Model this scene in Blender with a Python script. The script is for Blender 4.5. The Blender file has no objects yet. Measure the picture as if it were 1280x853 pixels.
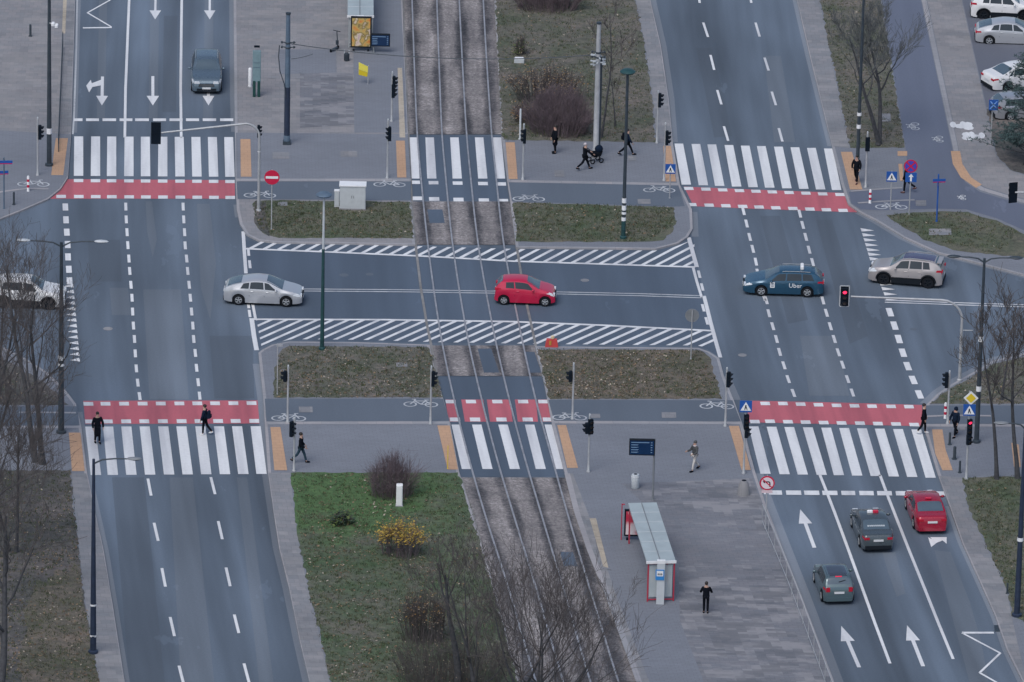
import bpy, bmesh, math, random
from mathutils import Vector, Matrix
random.seed(7)
scene = bpy.context.scene
COL = scene.collection
R = math.radians

# ---------------------------------------------------------------- camera (long lens, from a tall building)
W0, H0 = 1280.0, 853.0
TH, FPX, ROLL, CAMH = R(21.0), 10240.0, R(1.26), 164.6
CPOS = Vector((0, -CAMH / math.tan(TH), CAMH))
FWD = Vector((0, math.cos(TH), -math.sin(TH)))
UP0 = Vector((0, math.sin(TH), math.cos(TH)))
RT0 = Vector((1, 0, 0))
XC = RT0 * math.cos(ROLL) + UP0 * math.sin(ROLL)
YC = UP0 * math.cos(ROLL) - RT0 * math.sin(ROLL)

def G(px, py, z=0.0):
    """ground point (at height z) seen at a place of the survey photograph"""
    d = FWD * FPX + XC * (px - W0 / 2) - YC * (py - H0 / 2)
    t = (z - CPOS.z) / d.z
    return CPOS + d * t

def PX(p):
    q = Vector(p) - CPOS
    f = q.dot(FWD)
    return (W0 / 2 + FPX * q.dot(XC) / f, H0 / 2 - FPX * q.dot(YC) / f)

def height_at(base, topy):
    lo, hi = 0.0, 40.0
    for _ in range(40):
        m = (lo + hi) / 2
        if PX((base.x, base.y, base.z + m))[1] > topy: lo = m
        else: hi = m
    return lo

cam = bpy.data.cameras.new('camera')
camo = bpy.data.objects.new('camera', cam)
COL.objects.link(camo)
cam.sensor_width = 36.0
cam.lens = FPX / W0 * 36.0
cam.clip_start, cam.clip_end = 5.0, 6000.0
M = Matrix((XC, YC, -FWD)).transposed().to_4x4()
M.translation = CPOS
camo.matrix_world = M
scene.camera = camo

# ---------------------------------------------------------------- tram rails table: curve of the street
RAILS = {-60: (512.8, 544, 571.5, 601), 0: (515, 546, 574, 604), 80: (517.8, 548.8, 578, 608.5), 165: (521.3, 552.3, 583, 614.3),
         210: (525, 556, 587, 618.8), 308: (535, 566, 598, 630), 420: (551, 584, 618, 651.5), 500: (567.5, 602, 636.5, 669.5),
         570: (585, 620, 655, 689), 640: (605, 640.6, 675.5, 708.5), 736: (635.5, 670, 704, 737), 850: (669, 703, 737, 772), 940: (698, 733, 767, 803)}
RK = sorted(RAILS)
def rail_px(k, y):
    """smooth interpolation through the table (Catmull-Rom)"""
    y = max(RK[0], min(RK[-1], y))
    i = max(j for j in range(len(RK) - 1) if RK[j] <= y)
    g = lambda j: RAILS[RK[j]][k]
    x0, x1 = RK[i], RK[i + 1]
    m = lambda j: ((g(min(j + 1, len(RK) - 1)) - g(max(j - 1, 0))) / (RK[min(j + 1, len(RK) - 1)] - RK[max(j - 1, 0)]))
    h = x1 - x0; t = (y - x0) / h
    return ((2*t**3-3*t*t+1)*g(i) + (t**3-2*t*t+t)*h*m(i) + (-2*t**3+3*t*t)*g(i+1) + (t**3-t*t)*h*m(i+1))
_pts = [G((rail_px(1, y) + rail_px(2, y)) / 2, y) for y in range(-60, 940, 20)]
# least squares X = c + aY + bY^2
def _fit(pts):
    S = [[0.0]*4 for _ in range(3)]
    for p in pts:
        b = (1, p.y, p.y * p.y)
        for i in range(3):
            for j in range(3): S[i][j] += b[i] * b[j]
            S[i][3] += b[i] * p.x
    for i in range(3):
        d = S[i][i]
        S[i] = [v / d for v in S[i]]
        for k in range(3):
            if k != i:
                f = S[k][i]; S[k] = [a - f * b for a, b in zip(S[k], S[i])]
    return S[0][3], S[1][3], S[2][3]
RC, RA, RB = _fit(_pts)
def road_dir(p):
    v = Vector((RA + 2 * RB * p.y, 1, 0)); return v.normalized()

# ---------------------------------------------------------------- materials
MATS = {}
def new_mat(name):
    m = bpy.data.materials.new(name); m.use_nodes = True
    nt = m.node_tree
    return m, nt, nt.nodes['Principled BSDF']
def N(nt, t, **kw):
    n = nt.nodes.new(t)
    for k, v in kw.items():
        if k.startswith('i_'): n.inputs[k[2:].replace('_', ' ')].default_value = v
        else: setattr(n, k, v)
    return n
def L(nt, a, b): nt.links.new(a, b)
def MATH(nt, op, a, b=None):
    n = nt.nodes.new('ShaderNodeMath'); n.operation = op
    for i, v in enumerate((a, b)):
        if v is None: continue
        if isinstance(v, (int, float)): n.inputs[i].default_value = v
        else: L(nt, v, n.inputs[i])
    return n.outputs[0]
def RAMP(nt, fac, stops):
    n = nt.nodes.new('ShaderNodeValToRGB')
    e = n.color_ramp.elements
    while len(e) < len(stops): e.new(0.5)
    for el, (p, c) in zip(e, stops):
        el.position = p; el.color = c if len(c) == 4 else (*c, 1)
    L(nt, fac, n.inputs[0]); return n.outputs[0]
def MIX(nt, fac, a, b, blend='MIX'):
    n = nt.nodes.new('ShaderNodeMix'); n.data_type = 'RGBA'; n.blend_type = blend
    for i, v in ((0, fac), (6, a), (7, b)):
        if isinstance(v, (int, float)): n.inputs[i].default_value = v
        elif isinstance(v, tuple): n.inputs[i].default_value = v if len(v) == 4 else (*v, 1)
        else: L(nt, v, n.inputs[i])
    return n.outputs[2]
def street_coords(nt):
    """world position straightened along the curving street: (across, along, 0)"""
    g = N(nt, 'ShaderNodeNewGeometry')
    s = N(nt, 'ShaderNodeSeparateXYZ'); L(nt, g.outputs['Position'], s.inputs[0])
    y = s.outputs[1]
    off = MATH(nt, 'ADD', MATH(nt, 'MULTIPLY', y, RA), MATH(nt, 'MULTIPLY', MATH(nt, 'MULTIPLY', y, y), RB))
    u = MATH(nt, 'SUBTRACT', s.outputs[0], off)
    c = N(nt, 'ShaderNodeCombineXYZ'); L(nt, u, c.inputs[0]); L(nt, y, c.inputs[1])
    return c.outputs[0], g.outputs['Position']
def scaled(nt, v, sc, loc=(0, 0, 0)):
    m = N(nt, 'ShaderNodeMapping'); m.inputs['Scale'].default_value = sc; m.inputs['Location'].default_value = loc
    L(nt, v, m.inputs['Vector']); return m.outputs[0]
def noise(nt, v, scale, detail=3, rough=0.55):
    n = N(nt, 'ShaderNodeTexNoise'); n.inputs['Scale'].default_value = scale
    n.inputs['Detail'].default_value = detail; n.inputs['Roughness'].default_value = rough
    L(nt, v, n.inputs['Vector']); return n.outputs['Fac']
def bump(nt, b, h, strength, dist):
    n = N(nt, 'ShaderNodeBump'); n.inputs['Strength'].default_value = strength; n.inputs['Distance'].default_value = dist
    L(nt, h, n.inputs['Height']); L(nt, n.outputs[0], b.inputs['Normal'])

def pm(name, col, rough=0.6, metal=0.0, var=0.12, scale=3.0, coat=0.0, spec=0.5, emit=None):
    """plain procedural material: colour broken up by noise"""
    if name in MATS: return MATS[name]
    m, nt, b = new_mat(name)
    tc = N(nt, 'ShaderNodeTexCoord')
    f = noise(nt, tc.outputs['Object'], scale, 4)
    dark = tuple(max(0, c * (1 - var)) for c in col); light = tuple(min(1, c * (1 + var)) for c in col)
    c = RAMP(nt, f, [(0.3, dark), (0.7, light)])
    L(nt, c, b.inputs['Base Color'])
    r = MATH(nt, 'ADD', MATH(nt, 'MULTIPLY', f, 0.12), rough - 0.06); L(nt, r, b.inputs['Roughness'])
    b.inputs['Metallic'].default_value = metal
    b.inputs['Specular IOR Level'].default_value = spec
    b.inputs['Coat Weight'].default_value = coat; b.inputs['Coat Roughness'].default_value = 0.06
    if emit:
        b.inputs['Emission Color'].default_value = (*col, 1); b.inputs['Emission Strength'].default_value = emit
    MATS[name] = m; return m

def asphalt_mat(name, col, streak=0.58, patch=0.45):
    m, nt, b = new_mat(name)
    sc, pos = street_coords(nt)
    st = noise(nt, scaled(nt, sc, (0.50, 0.028, 1)), 1.0, 3, 0.5)      # worn wheel tracks along the lanes
    st2 = noise(nt, scaled(nt, sc, (1.7, 0.05, 1), (13, 5, 0)), 1.0, 2, 0.5)
    pt = noise(nt, scaled(nt, sc, (0.10, 0.05, 1), (3, 9, 0)), 1.0, 2, 0.5)
    gr = noise(nt, pos, 9.0, 4, 0.7)
    k = MATH(nt, 'ADD', MATH(nt, 'MULTIPLY', MATH(nt, 'SUBTRACT', st, 0.5), streak * 2.2),
             MATH(nt, 'ADD', MATH(nt, 'MULTIPLY', MATH(nt, 'SUBTRACT', st2, 0.5), streak * 0.35), MATH(nt, 'MULTIPLY', MATH(nt, 'SUBTRACT', pt, 0.5), patch * 2)))
    k = MATH(nt, 'ADD', k, MATH(nt, 'MULTIPLY', MATH(nt, 'SUBTRACT', gr, 0.5), 0.35))
    k = MATH(nt, 'ADD', k, 0.5)
    c = RAMP(nt, k, [(0.1, tuple(x * 0.60 for x in col)), (0.5, col), (0.9, tuple(min(1, x * 1.55) for x in col))])
    sp = MATH(nt, 'GREATER_THAN', noise(nt, scaled(nt, sc, (0.35, 0.10, 1), (31, 17, 0)), 1.0, 5, 0.6), 0.665)      # worn, paler patches
    c = MIX(nt, MATH(nt, 'MULTIPLY', sp, 0.22), c, tuple(min(1, x * 1.7) for x in col))
    L(nt, c, b.inputs['Base Color'])
    b.inputs['Roughness'].default_value = 0.75; b.inputs['Specular IOR Level'].default_value = 0.35
    bump(nt, b, gr, 0.25, 0.02)
    MATS[name] = m; return m

def paint_mat(name, col, wear=0.5):
    m, nt, b = new_mat(name)
    sc, pos = street_coords(nt)
    a = noise(nt, pos, 5.0, 6, 0.75); c2 = noise(nt, scaled(nt, sc, (1.2, 0.3, 1)), 1.0, 3)
    k = MATH(nt, 'ADD', MATH(nt, 'MULTIPLY', a, 0.7), MATH(nt, 'MULTIPLY', c2, 0.5))
    c = RAMP(nt, k, [(0.36 + 0.10 * wear - 0.10, (0.10, 0.11, 0.13)), (0.42 + 0.10 * wear, tuple(x * 0.86 for x in col)), (0.75, col)])
    t_ = noise(nt, scaled(nt, sc, (0.9, 0.05, 1), (5, 2, 0)), 1.0, 3, .6)
    c = MIX(nt, 1.0, c, RAMP(nt, t_, [(.34, (.76, .76, .78)), (.56, (1, 1, 1))]), 'MULTIPLY')
    L(nt, c, b.inputs['Base Color']); b.inputs['Roughness'].default_value = 0.55
    MATS[name] = m; return m

def paving_mat(name, col, slab=(0.5, 0.5), contrast=0.06, blot=0.12, tint=(1.06, 1.0, 0.97), patches=0.0):
    m, nt, b = new_mat(name)
    sc, pos = street_coords(nt)
    br = N(nt, 'ShaderNodeTexBrick'); br.offset = 0.5
    br.inputs['Scale'].default_value = 1.0
    br.inputs['Brick Width'].default_value = slab[0]; br.inputs['Row Height'].default_value = slab[1]
    br.inputs['Mortar Size'].default_value = 0.012; br.inputs['Bias'].default_value = 0.0
    br.inputs['Color1'].default_value = (*[x * (1 - contrast) for x in col], 1)
    br.inputs['Color2'].default_value = (*[min(1, x * (1 + contrast) * t) for x, t in zip(col, tint)], 1)
    br.inputs['Mortar'].default_value = (*[x * 0.80 for x in col], 1)
    L(nt, sc, br.inputs['Vector'])
    row = noise(nt, scaled(nt, sc, (0.30, 2.2, 1)), 1.0, 4, 0.7)           # relaid rows
    blo = noise(nt, scaled(nt, sc, (0.10, 0.16, 1), (4, 2, 0)), 1.0, 5, 0.65)
    fine = noise(nt, scaled(nt, pos, (1, 1.6, 1)), 3.5, 5, 0.75)
    k = MATH(nt, 'ADD', MATH(nt, 'MULTIPLY', row, 0.30), MATH(nt, 'ADD', MATH(nt, 'MULTIPLY', blo, 0.75), MATH(nt, 'MULTIPLY', fine, 0.35)))
    v = RAMP(nt, k, [(0.50, (1 - blot * 1.4,) * 3), (0.70, (1, 1, 1)), (0.88, tuple(1 + blot * 1.3 * t for t in tint))])
    c = MIX(nt, 1.0, br.outputs['Color'], v, 'MULTIPLY')
    if patches:
        sn = N(nt, 'ShaderNodeVectorMath', operation='SNAP'); L(nt, sc, sn.inputs[0]); sn.inputs[1].default_value = (slab[0], slab[1], 1)
        mx = N(nt, 'ShaderNodeMix'); mx.data_type = 'VECTOR'; mx.inputs[0].default_value = .72; L(nt, sc, mx.inputs[4]); L(nt, sn.outputs[0], mx.inputs[5]); sc = mx.outputs[1]
        f1 = noise(nt, scaled(nt, sc, (0.42, 0.85, 1), (9, 9, 0)), 1.0, 6, 0.68); f2 = noise(nt, scaled(nt, sc, (0.09, 0.07, 1), (1, 7, 0)), 1.0, 3, 0.6)
        g1 = RAMP(nt, MATH(nt, 'ADD', MATH(nt, 'MULTIPLY', f1, 0.6), MATH(nt, 'MULTIPLY', f2, 0.55)), [(0.585, (0, 0, 0)), (0.635, (1, 1, 1))])
        c = MIX(nt, MATH(nt, 'MULTIPLY', g1, patches), c, tuple(min(1, x * y) for x, y in zip(col, (1.62, 1.50, 1.38))))
        f3 = noise(nt, scaled(nt, sc, (0.38, 0.9, 1), (40, 3, 0)), 1.0, 6, 0.68)
        g2 = RAMP(nt, MATH(nt, 'ADD', MATH(nt, 'MULTIPLY', f3, 0.6), MATH(nt, 'MULTIPLY', f2, 0.55)), [(0.60, (0, 0, 0)), (0.65, (1, 1, 1))])
        c = MIX(nt, MATH(nt, 'MULTIPLY', g2, patches * .8), c, tuple(x * 0.62 for x in col))
    L(nt, c, b.inputs['Base Color']); b.inputs['Roughness'].default_value = 0.8; b.inputs['Specular IOR Level'].default_value = 0.3
    MATS[name] = m; return m

def lawn_mat(name, a, bcol, ccol, scale=0.35, lit=0.5, lush=None):
    m, nt, b = new_mat(name)
    g = N(nt, 'ShaderNodeNewGeometry'); pos = g.outputs['Position']
    n1 = noise(nt, pos, scale, 5, 0.65); n2 = noise(nt, scaled(nt, pos, (1, 1, 1), (20, 3, 0)), 3.5, 5, 0.75)
    n3 = noise(nt, scaled(nt, pos, (1, 1, 1), (2, 30, 0)), 14, 3, 0.8)
    c = RAMP(nt, n1, [(0.32, a), (0.52, bcol), (0.7, ccol)])
    v = RAMP(nt, MATH(nt, 'ADD', MATH(nt, 'MULTIPLY', n2, 0.6), MATH(nt, 'MULTIPLY', n3, 0.4)), [(0.3, (0.45,) * 3), (0.5, (1, 1, 1)), (0.72, (1.75, 1.65, 1.4))])
    c = MIX(nt, 1.0, c, v, 'MULTIPLY')
    if lush:                                        # a well grown stretch of grass
        mp = scaled(nt, pos, (1 / lush[2], 1 / lush[3], 1), (-lush[0] / lush[2], -lush[1] / lush[3], 0))
        ln_ = N(nt, 'ShaderNodeVectorMath', operation='LENGTH'); L(nt, mp, ln_.inputs[0])
        k = MATH(nt, 'ADD', ln_.outputs['Value'], MATH(nt, 'MULTIPLY', MATH(nt, 'SUBTRACT', noise(nt, pos, .55, 4), .5), 1.5))
        c = MIX(nt, RAMP(nt, k, [(.45, (1, 1, 1)), (1.05, (0, 0, 0))]), c, MIX(nt, 1.0, lush[4], v, 'MULTIPLY'))
    sp = MATH(nt, 'GREATER_THAN', noise(nt, scaled(nt, pos, (1, 1, 1), (7, 7, 0)), 5, 4, 0.8), 0.70)
    c = MIX(nt, MATH(nt, 'MULTIPLY', sp, lit), c, (0.16, 0.12, 0.07))
    L(nt, c, b.inputs['Base Color']); b.inputs['Roughness'].default_value = 0.95; b.inputs['Specular IOR Level'].default_value = 0.1
    bump(nt, b, n2, 0.8, 0.08)
    MATS[name] = m; return m

def ballast_mat(name):
    """crushed stone: u counts rails across (0..3), oily and darker along each rail"""
    m, nt, b = new_mat(name)
    sc, pos = street_coords(nt)
    uv = N(nt, 'ShaderNodeUVMap'); su = N(nt, 'ShaderNodeSeparateXYZ'); L(nt, uv.outputs[0], su.inputs[0]); u = su.outputs[0]
    n1 = noise(nt, pos, 5.5, 6, 0.85); n2 = noise(nt, scaled(nt, sc, (0.6, 0.16, 1)), 1, 4, 0.65)
    n4 = noise(nt, scaled(nt, sc, (0.45, 1.55, 1), (8, 1, 0)), 1, 4, 0.7)
    d = MATH(nt, 'ABSOLUTE', MATH(nt, 'SUBTRACT', u, MATH(nt, 'ROUND', u)))
    d = MATH(nt, 'ADD', d, MATH(nt, 'MULTIPLY', MATH(nt, 'SUBTRACT', n2, .5), .55))
    near = RAMP(nt, d, [(.08, (1, 1, 1)), (.30, (0, 0, 0))])
    gap = RAMP(nt, MATH(nt, 'MULTIPLY', MATH(nt, 'ADD', u, .5), .25), [(0, (.30,) * 3), (.20, (.55,) * 3), (.36, (1, 1, 1)), (.52, (.55,) * 3), (.60, (.30,) * 3), (.80, (.50,) * 3), (1, (.1,) * 3)])
    k = MATH(nt, 'ADD', MATH(nt, 'MULTIPLY', n1, 0.80), MATH(nt, 'ADD', MATH(nt, 'MULTIPLY', n2, 0.40), MATH(nt, 'MULTIPLY', n4, 0.22)))
    k = MATH(nt, 'ADD', k, MATH(nt, 'MULTIPLY', gap, .10)); k = MATH(nt, 'SUBTRACT', k, MATH(nt, 'MULTIPLY', near, .17))
    c = RAMP(nt, k, [(0.48, (0.040, 0.043, 0.05)), (0.63, (0.110, 0.108, 0.117)), (0.80, (0.250, 0.235, 0.235)), (0.97, (0.55, 0.52, 0.52))])
    L(nt, c, b.inputs['Base Color']); b.inputs['Roughness'].default_value = 0.9; b.inputs['Specular IOR Level'].default_value = .2
    bump(nt, b, n1, 0.9, 0.06)
    MATS[name] = m; return m

ASPH = asphalt_mat('asphalt', (0.100, 0.130, 0.170))
ASPD = asphalt_mat('asphalt_fresh', (0.076, 0.104, 0.145), 0.25, 0.25)
ASPB = asphalt_mat('asphalt_cycle_path', (0.105, 0.130, 0.165), 0.10, 0.2)
ASPL = asphalt_mat('asphalt_side_lane', (0.115, 0.135, 0.185), 0.15, 0.2)
ASPP = asphalt_mat('asphalt_parking', (0.125, 0.138, 0.172), 0.1, 0.25)
WHITE = paint_mat('road_paint_white', (0.740, 0.760, 0.780), 0.35)
WORN = paint_mat('road_paint_worn', (0.520, 0.550, 0.580), 1.0)
REDP = paint_mat('cycle_paint_red', (0.500, 0.125, 0.155), 0.1)
PAVE = paving_mat('paving_slabs', (0.215, 0.225, 0.250))
PAVC = paving_mat('paving_crossing', (0.182, 0.199, 0.232), (0.4, 0.2), 0.03, 0.09, (1, 1, 1))
PAVW = paving_mat('paving_warm', (0.218, 0.227, 0.246), (0.5, 0.5), 0.05, 0.12, patches=.30)
PAVM = paving_mat('paving_mottled', (0.166, 0.180, 0.208), (0.5, 0.25), 0.05, 0.12, patches=.75)
VERGE = paving_mat('paving_verge', (0.208, 0.222, 0.244), (0.5, 0.5), 0.06, 0.16, patches=.35)
KERB = paving_mat('kerb_stone', (0.285, 0.295, 0.320), (1.0, 9), 0.06, 0.15)
TACT = paving_mat('tactile_orange', (0.460, 0.300, 0.200), (0.4, 0.4), 0.03, 0.08, (1, 0.98, 0.95))
TACP = paving_mat('tactile_pale', (0.40, 0.36, 0.30), (0.4, 0.4), 0.05, 0.2, (1, 0.98, 0.95))
GUTT = asphalt_mat('gutter_asphalt', (0.165, 0.190, 0.225), 0.5, 0.3)
LAWN1 = lawn_mat('lawn_brown', (0.085, 0.104, 0.076), (0.125, 0.126, 0.112), (0.168, 0.152, 0.142))
_p = G(425, 622)
LAWN2 = lawn_mat('lawn_green', (0.068, 0.108, 0.062), (0.098, 0.118, 0.088), (0.140, 0.132, 0.122), lush=(_p.x, _p.y, 8.0, 8.0, (0.080, 0.140, 0.066)))
LAWN4 = lawn_mat('lawn_leaf_strewn', (0.088, 0.095, 0.072), (0.125, 0.118, 0.102), (0.175, 0.150, 0.130))
LAWN3 = lawn_mat('lawn_olive', (0.075, 0.102, 0.066), (0.108, 0.118, 0.092), (0.145, 0.138, 0.116), lit=0.3)
DIRT = lawn_mat('bare_soil', (0.070, 0.080, 0.078), (0.110, 0.108, 0.108), (0.165, 0.150, 0.148), 0.25)
BALL = ballast_mat('track_ballast')
BALD = lawn_mat('oily_ballast', (0.075, 0.080, 0.095), (0.100, 0.105, 0.120), (0.14, 0.145, 0.16), .6, .0)
ASPW = asphalt_mat('asphalt_worn_paler', (0.122, 0.149, 0.184), .45, .4)
ASPK = asphalt_mat('asphalt_worn_darker', (0.087, 0.111, 0.143), .4, .4)
STEEL = pm('rail_steel', (0.32, 0.33, 0.36), 0.45, 0.25, 0.25, 2)
BORD = pm('track_border', (0.20, 0.20, 0.20), 0.8, 0, 0.3, 1)
GALV = pm('galvanised_steel', (0.42, 0.44, 0.46), 0.5, 0.3, 0.12)
POLEG = pm('pole_grey', (0.20, 0.22, 0.24), 0.55, 0.2, 0.12)
POLED = pm('pole_dark', (0.035, 0.050, 0.065), 0.5, 0.1, 0.2)
TEAL = pm('pole_teal', (0.015, 0.060, 0.065), 0.5, 0.0, 0.2)
PBLUE = pm('pole_blue_grey', (0.10, 0.15, 0.21), 0.5, 0.1, 0.15)
NAVY = pm('pole_navy', (0.018, 0.030, 0.060), 0.5, 0.0, 0.2)
BLACK = pm('black_plastic', (0.005, 0.010, 0.018), 0.6, 0, 0.2, spec=.12)
WHITEP = pm('white_enamel', (0.74, 0.76, 0.78), 0.4, 0, 0.04)
PALE = pm('pale_grey_paint', (0.48, 0.52, 0.55), 0.5, 0, 0.06)
SBLUE = pm('sign_blue', (0.015, 0.09, 0.36), 0.4, 0, 0.05)
SRED = pm('sign_red', (0.52, 0.012, 0.055), 0.4, 0, 0.05)
SYEL = pm('sign_yellow', (0.70, 0.52, 0.03), 0.4, 0, 0.05)
GLASS_D = pm('car_glass', (0.024, 0.034, 0.042), 0.10, 0, 0.15, 1.5, spec=0.5)
GLASS_T = pm('car_glass_sky_tinted', (0.075, 0.110, 0.140), 0.10, 0, 0.12, 1.2, spec=0.9)  # sky reflection on front and rear screens put into a paler base colour
TYRE = pm('tyre_rubber', (0.008, 0.010, 0.014), 0.85, 0, 0.2, spec=.2)
RIM = pm('alloy_rim', (0.40, 0.42, 0.44), 0.35, 0.6, 0.06)
CLAD = pm('dark_cladding', (0.010, 0.014, 0.020), 0.6, 0, 0.1, spec=.2)
LAMPC = pm('headlamp', (0.62, 0.66, 0.70), 0.12, 0, 0.05, spec=0.9)
TAILR = pm('tail_lamp', (0.42, 0.010, 0.030), 0.2, 0, 0.05)
TAILL = pm('tail_lamp_lit', (0.80, 0.02, 0.06), 0.2, 0, 0.05, emit=0.35)
PLATE = pm('plate_white', (0.62, 0.64, 0.66), 0.4, 0, 0.03)
REDLIT = pm('signal_red_lit', (1.0, 0.03, 0.10), 0.3, 0, 0.05, emit=1.4)
LENS_D = pm('signal_lens_dark', (0.05, 0.035, 0.03), 0.2, 0, 0.1)
BARK = pm('bark', (0.052, 0.055, 0.062), 0.9, 0, 0.35, 6)
TWIG = pm('twigs', (0.078, 0.070, 0.070), 0.9, 0, 0.3, 2)
TWIGL = pm('twigs_hazed', (0.095, 0.105, 0.110), 0.9, 0, 0.3, 2)  # haze over the upper right tree put into a paler twig colour
TWIGP = pm('twigs_purple', (0.125, 0.098, 0.112), 0.9, 0, 0.3, 2)

# ---------------------------------------------------------------- mesh helper
def tagd(o, label=None, cat=None, group=None, kind=None):
    if label: o['label'] = label
    if cat: o['category'] = cat
    if group: o['group'] = group
    if kind: o['kind'] = kind
    return o
def root(name, loc, rz, label, cat, group=None):
    o = bpy.data.objects.new(name, None); COL.objects.link(o)
    o.location = loc; o.rotation_euler = (0, 0, rz); o.empty_display_size = 0.3
    return tagd(o, label, cat, group)
def link(name, me, mat, parent=None):
    o = bpy.data.objects.new(name, me); COL.objects.link(o)
    if mat is not None and not me.materials:
        for m_ in (mat if isinstance(mat, (list, tuple)) else [mat]): me.materials.append(m_)
    if parent is not None: o.parent = parent
    return o

class MB:
    def __init__(s): s.v, s.f, s.mi, s.cur = [], [], [], 0
    def add(s, vs, fs):
        n = len(s.v); s.v += [tuple(v) for v in vs]; s.f += [tuple(i + n for i in f) for f in fs]; s.mi += [s.cur] * len(fs); return s
    def poly(s, pts): return s.add(pts, [tuple(range(len(pts)))])
    def box(s, c, d, rz=0.0, rx=0.0, ry=0.0, taper=1.0):
        x, y, z = d[0] / 2, d[1] / 2, d[2] / 2
        vs = [(-x, -y, -z), (x, -y, -z), (x, y, -z), (-x, y, -z), (-x * taper, -y * taper, z), (x * taper, -y * taper, z), (x * taper, y * taper, z), (-x * taper, y * taper, z)]
        mt = Matrix.Rotation(rz, 3, 'Z') @ Matrix.Rotation(ry, 3, 'Y') @ Matrix.Rotation(rx, 3, 'X')
        c = Vector(c)
        return s.add([mt @ Vector(v) + c for v in vs], [(3, 2, 1, 0), (4, 5, 6, 7), (0, 1, 5, 4), (1, 2, 6, 5), (2, 3, 7, 6), (3, 0, 4, 7)])
    def rbox(s, c, d, r=0.04, rz=0.0):
        """box with chamfered vertical and top edges"""
        x, y = d[0] / 2, d[1] / 2
        def ring(ix, z):
            a, b_ = x - ix, y - ix; q = min(r, a, b_)
            return [(-a + q, -b_, z), (a - q, -b_, z), (a, -b_ + q, z), (a, b_ - q, z), (a - q, b_, z), (-a + q, b_, z), (-a, b_ - q, z), (-a, -b_ + q, z)]
        z0, z1 = -d[2] / 2, d[2] / 2
        rs = [ring(0, z0), ring(0, z1 - r), ring(r, z1)]
        mt = Matrix.Rotation(rz, 3, 'Z'); c = Vector(c)
        vs = [mt @ Vector(p) + c for rg in rs for p in rg]
        fs = [tuple(reversed(range(8))), tuple(range(16, 24))]
        for k in range(2):
            for i in range(8):
                j = (i + 1) % 8; fs.append((k * 8 + i, k * 8 + j, k * 8 + 8 + j, k * 8 + 8 + i))
        return s.add(vs, fs)
    def cyl(s, p0, p1, r0, r1=None, n=10, caps=True):
        r1 = r0 if r1 is None else r1
        p0, p1 = Vector(p0), Vector(p1); d = p1 - p0
        if d.length < 1e-6: return s
        d.normalize(); a = d.orthogonal().normalized(); b = d.cross(a)
        vs = []
        for p, r in ((p0, r0), (p1, r1)):
            for i in range(n):
                t = 2 * math.pi * i / n; vs.append(p + a * (r * math.cos(t)) + b * (r * math.sin(t)))
        fs = [(i, (i + 1) % n, n + (i + 1) % n, n + i) for i in range(n)]
        if caps: fs += [tuple(reversed(range(n))), tuple(range(n, 2 * n))]
        return s.add(vs, fs)
    def tube(s, pts, radii, n=8, caps=True):
        pts = [Vector(p) for p in pts]
        if isinstance(radii, (int, float)): radii = [radii] * len(pts)
        vs = []; a = None
        for i, p in enumerate(pts):
            d = (pts[min(i + 1, len(pts) - 1)] - pts[max(i - 1, 0)])
            d = d.normalized() if d.length > 1e-7 else Vector((0, 0, 1))
            if a is None: a = d.orthogonal().normalized()
            else:
                a = a - d * a.dot(d)
                a = a.normalized() if a.length > 1e-6 else d.orthogonal().normalized()
            b = d.cross(a)
            for k in range(n):
                t = 2 * math.pi * k / n; vs.append(p + (a * math.cos(t) + b * math.sin(t)) * radii[i])
        fs = []
        for i in range(len(pts) - 1):
            for k in range(n):
                j = (k + 1) % n; fs.append((i * n + k, i * n + j, (i + 1) * n + j, (i + 1) * n + k))
        if caps: fs += [tuple(reversed(range(n))), tuple(range((len(pts) - 1) * n, len(pts) * n))]
        return s.add(vs, fs)
    def lathe(s, prof, axis='Z', n=16, c=(0, 0, 0)):
        """prof = [(radius, height)]"""
        c = Vector(c); vs = []
        for r, h in prof:
            for k in range(n):
                t = 2 * math.pi * k / n; x, y = r * math.cos(t), r * math.sin(t)
                p = {'Z': (x, y, h), 'Y': (x, h, y), 'X': (h, x, y)}[axis]
                vs.append(c + Vector(p))
        fs = []
        for i in range(len(prof) - 1):
            for k in range(n):
                j = (k + 1) % n
                q = (i * n + k, i * n + j, (i + 1) * n + j, (i + 1) * n + k)
                fs.append(q if axis != 'Y' else tuple(reversed(q)))
        return s.add(vs, fs)
    def ell(s, c, r, n=10, m=6, rz=0.0):
        mt = Matrix.Rotation(rz, 3, 'Z'); c = Vector(c); vs = []
        for i in range(m + 1):
            a = math.pi * i / m
            for k in range(n):
                t = 2 * math.pi * k / n
                vs.append(mt @ Vector((r[0] * math.sin(a) * math.cos(t), r[1] * math.sin(a) * math.sin(t), -r[2] * math.cos(a))) + c)
        fs = []
        for i in range(m):
            for k in range(n):
                j = (k + 1) % n; fs.append((i * n + k, i * n + j, (i + 1) * n + j, (i + 1) * n + k))
        return s.add(vs, fs)
    def prism(s, pts, depth):
        """outline in the X-Z plane, thickness along Y (front at y = 0 facing -Y)"""
        n = len(pts)
        vs = [(x, 0, z) for x, z in pts] + [(x, depth, z) for x, z in pts]
        fs = [tuple(range(n)), tuple(reversed(range(n, 2 * n)))] + [(i, n + i, n + (i + 1) % n, (i + 1) % n) for i in range(n)]
        return s.add(vs, fs)
    def mesh(s, name, smooth=None):
        me = bpy.data.meshes.new(name); me.from_pydata(s.v, [], s.f)
        if any(s.mi): me.polygons.foreach_set('material_index', s.mi)
        me.update()
        if smooth is not None:
            me.shade_smooth(); me.set_sharp_from_angle(angle=R(smooth))
        return me
    def build(s, name, mat, parent=None, smooth=None):
        return link(name, s.mesh(name, smooth), mat, parent)

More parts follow.
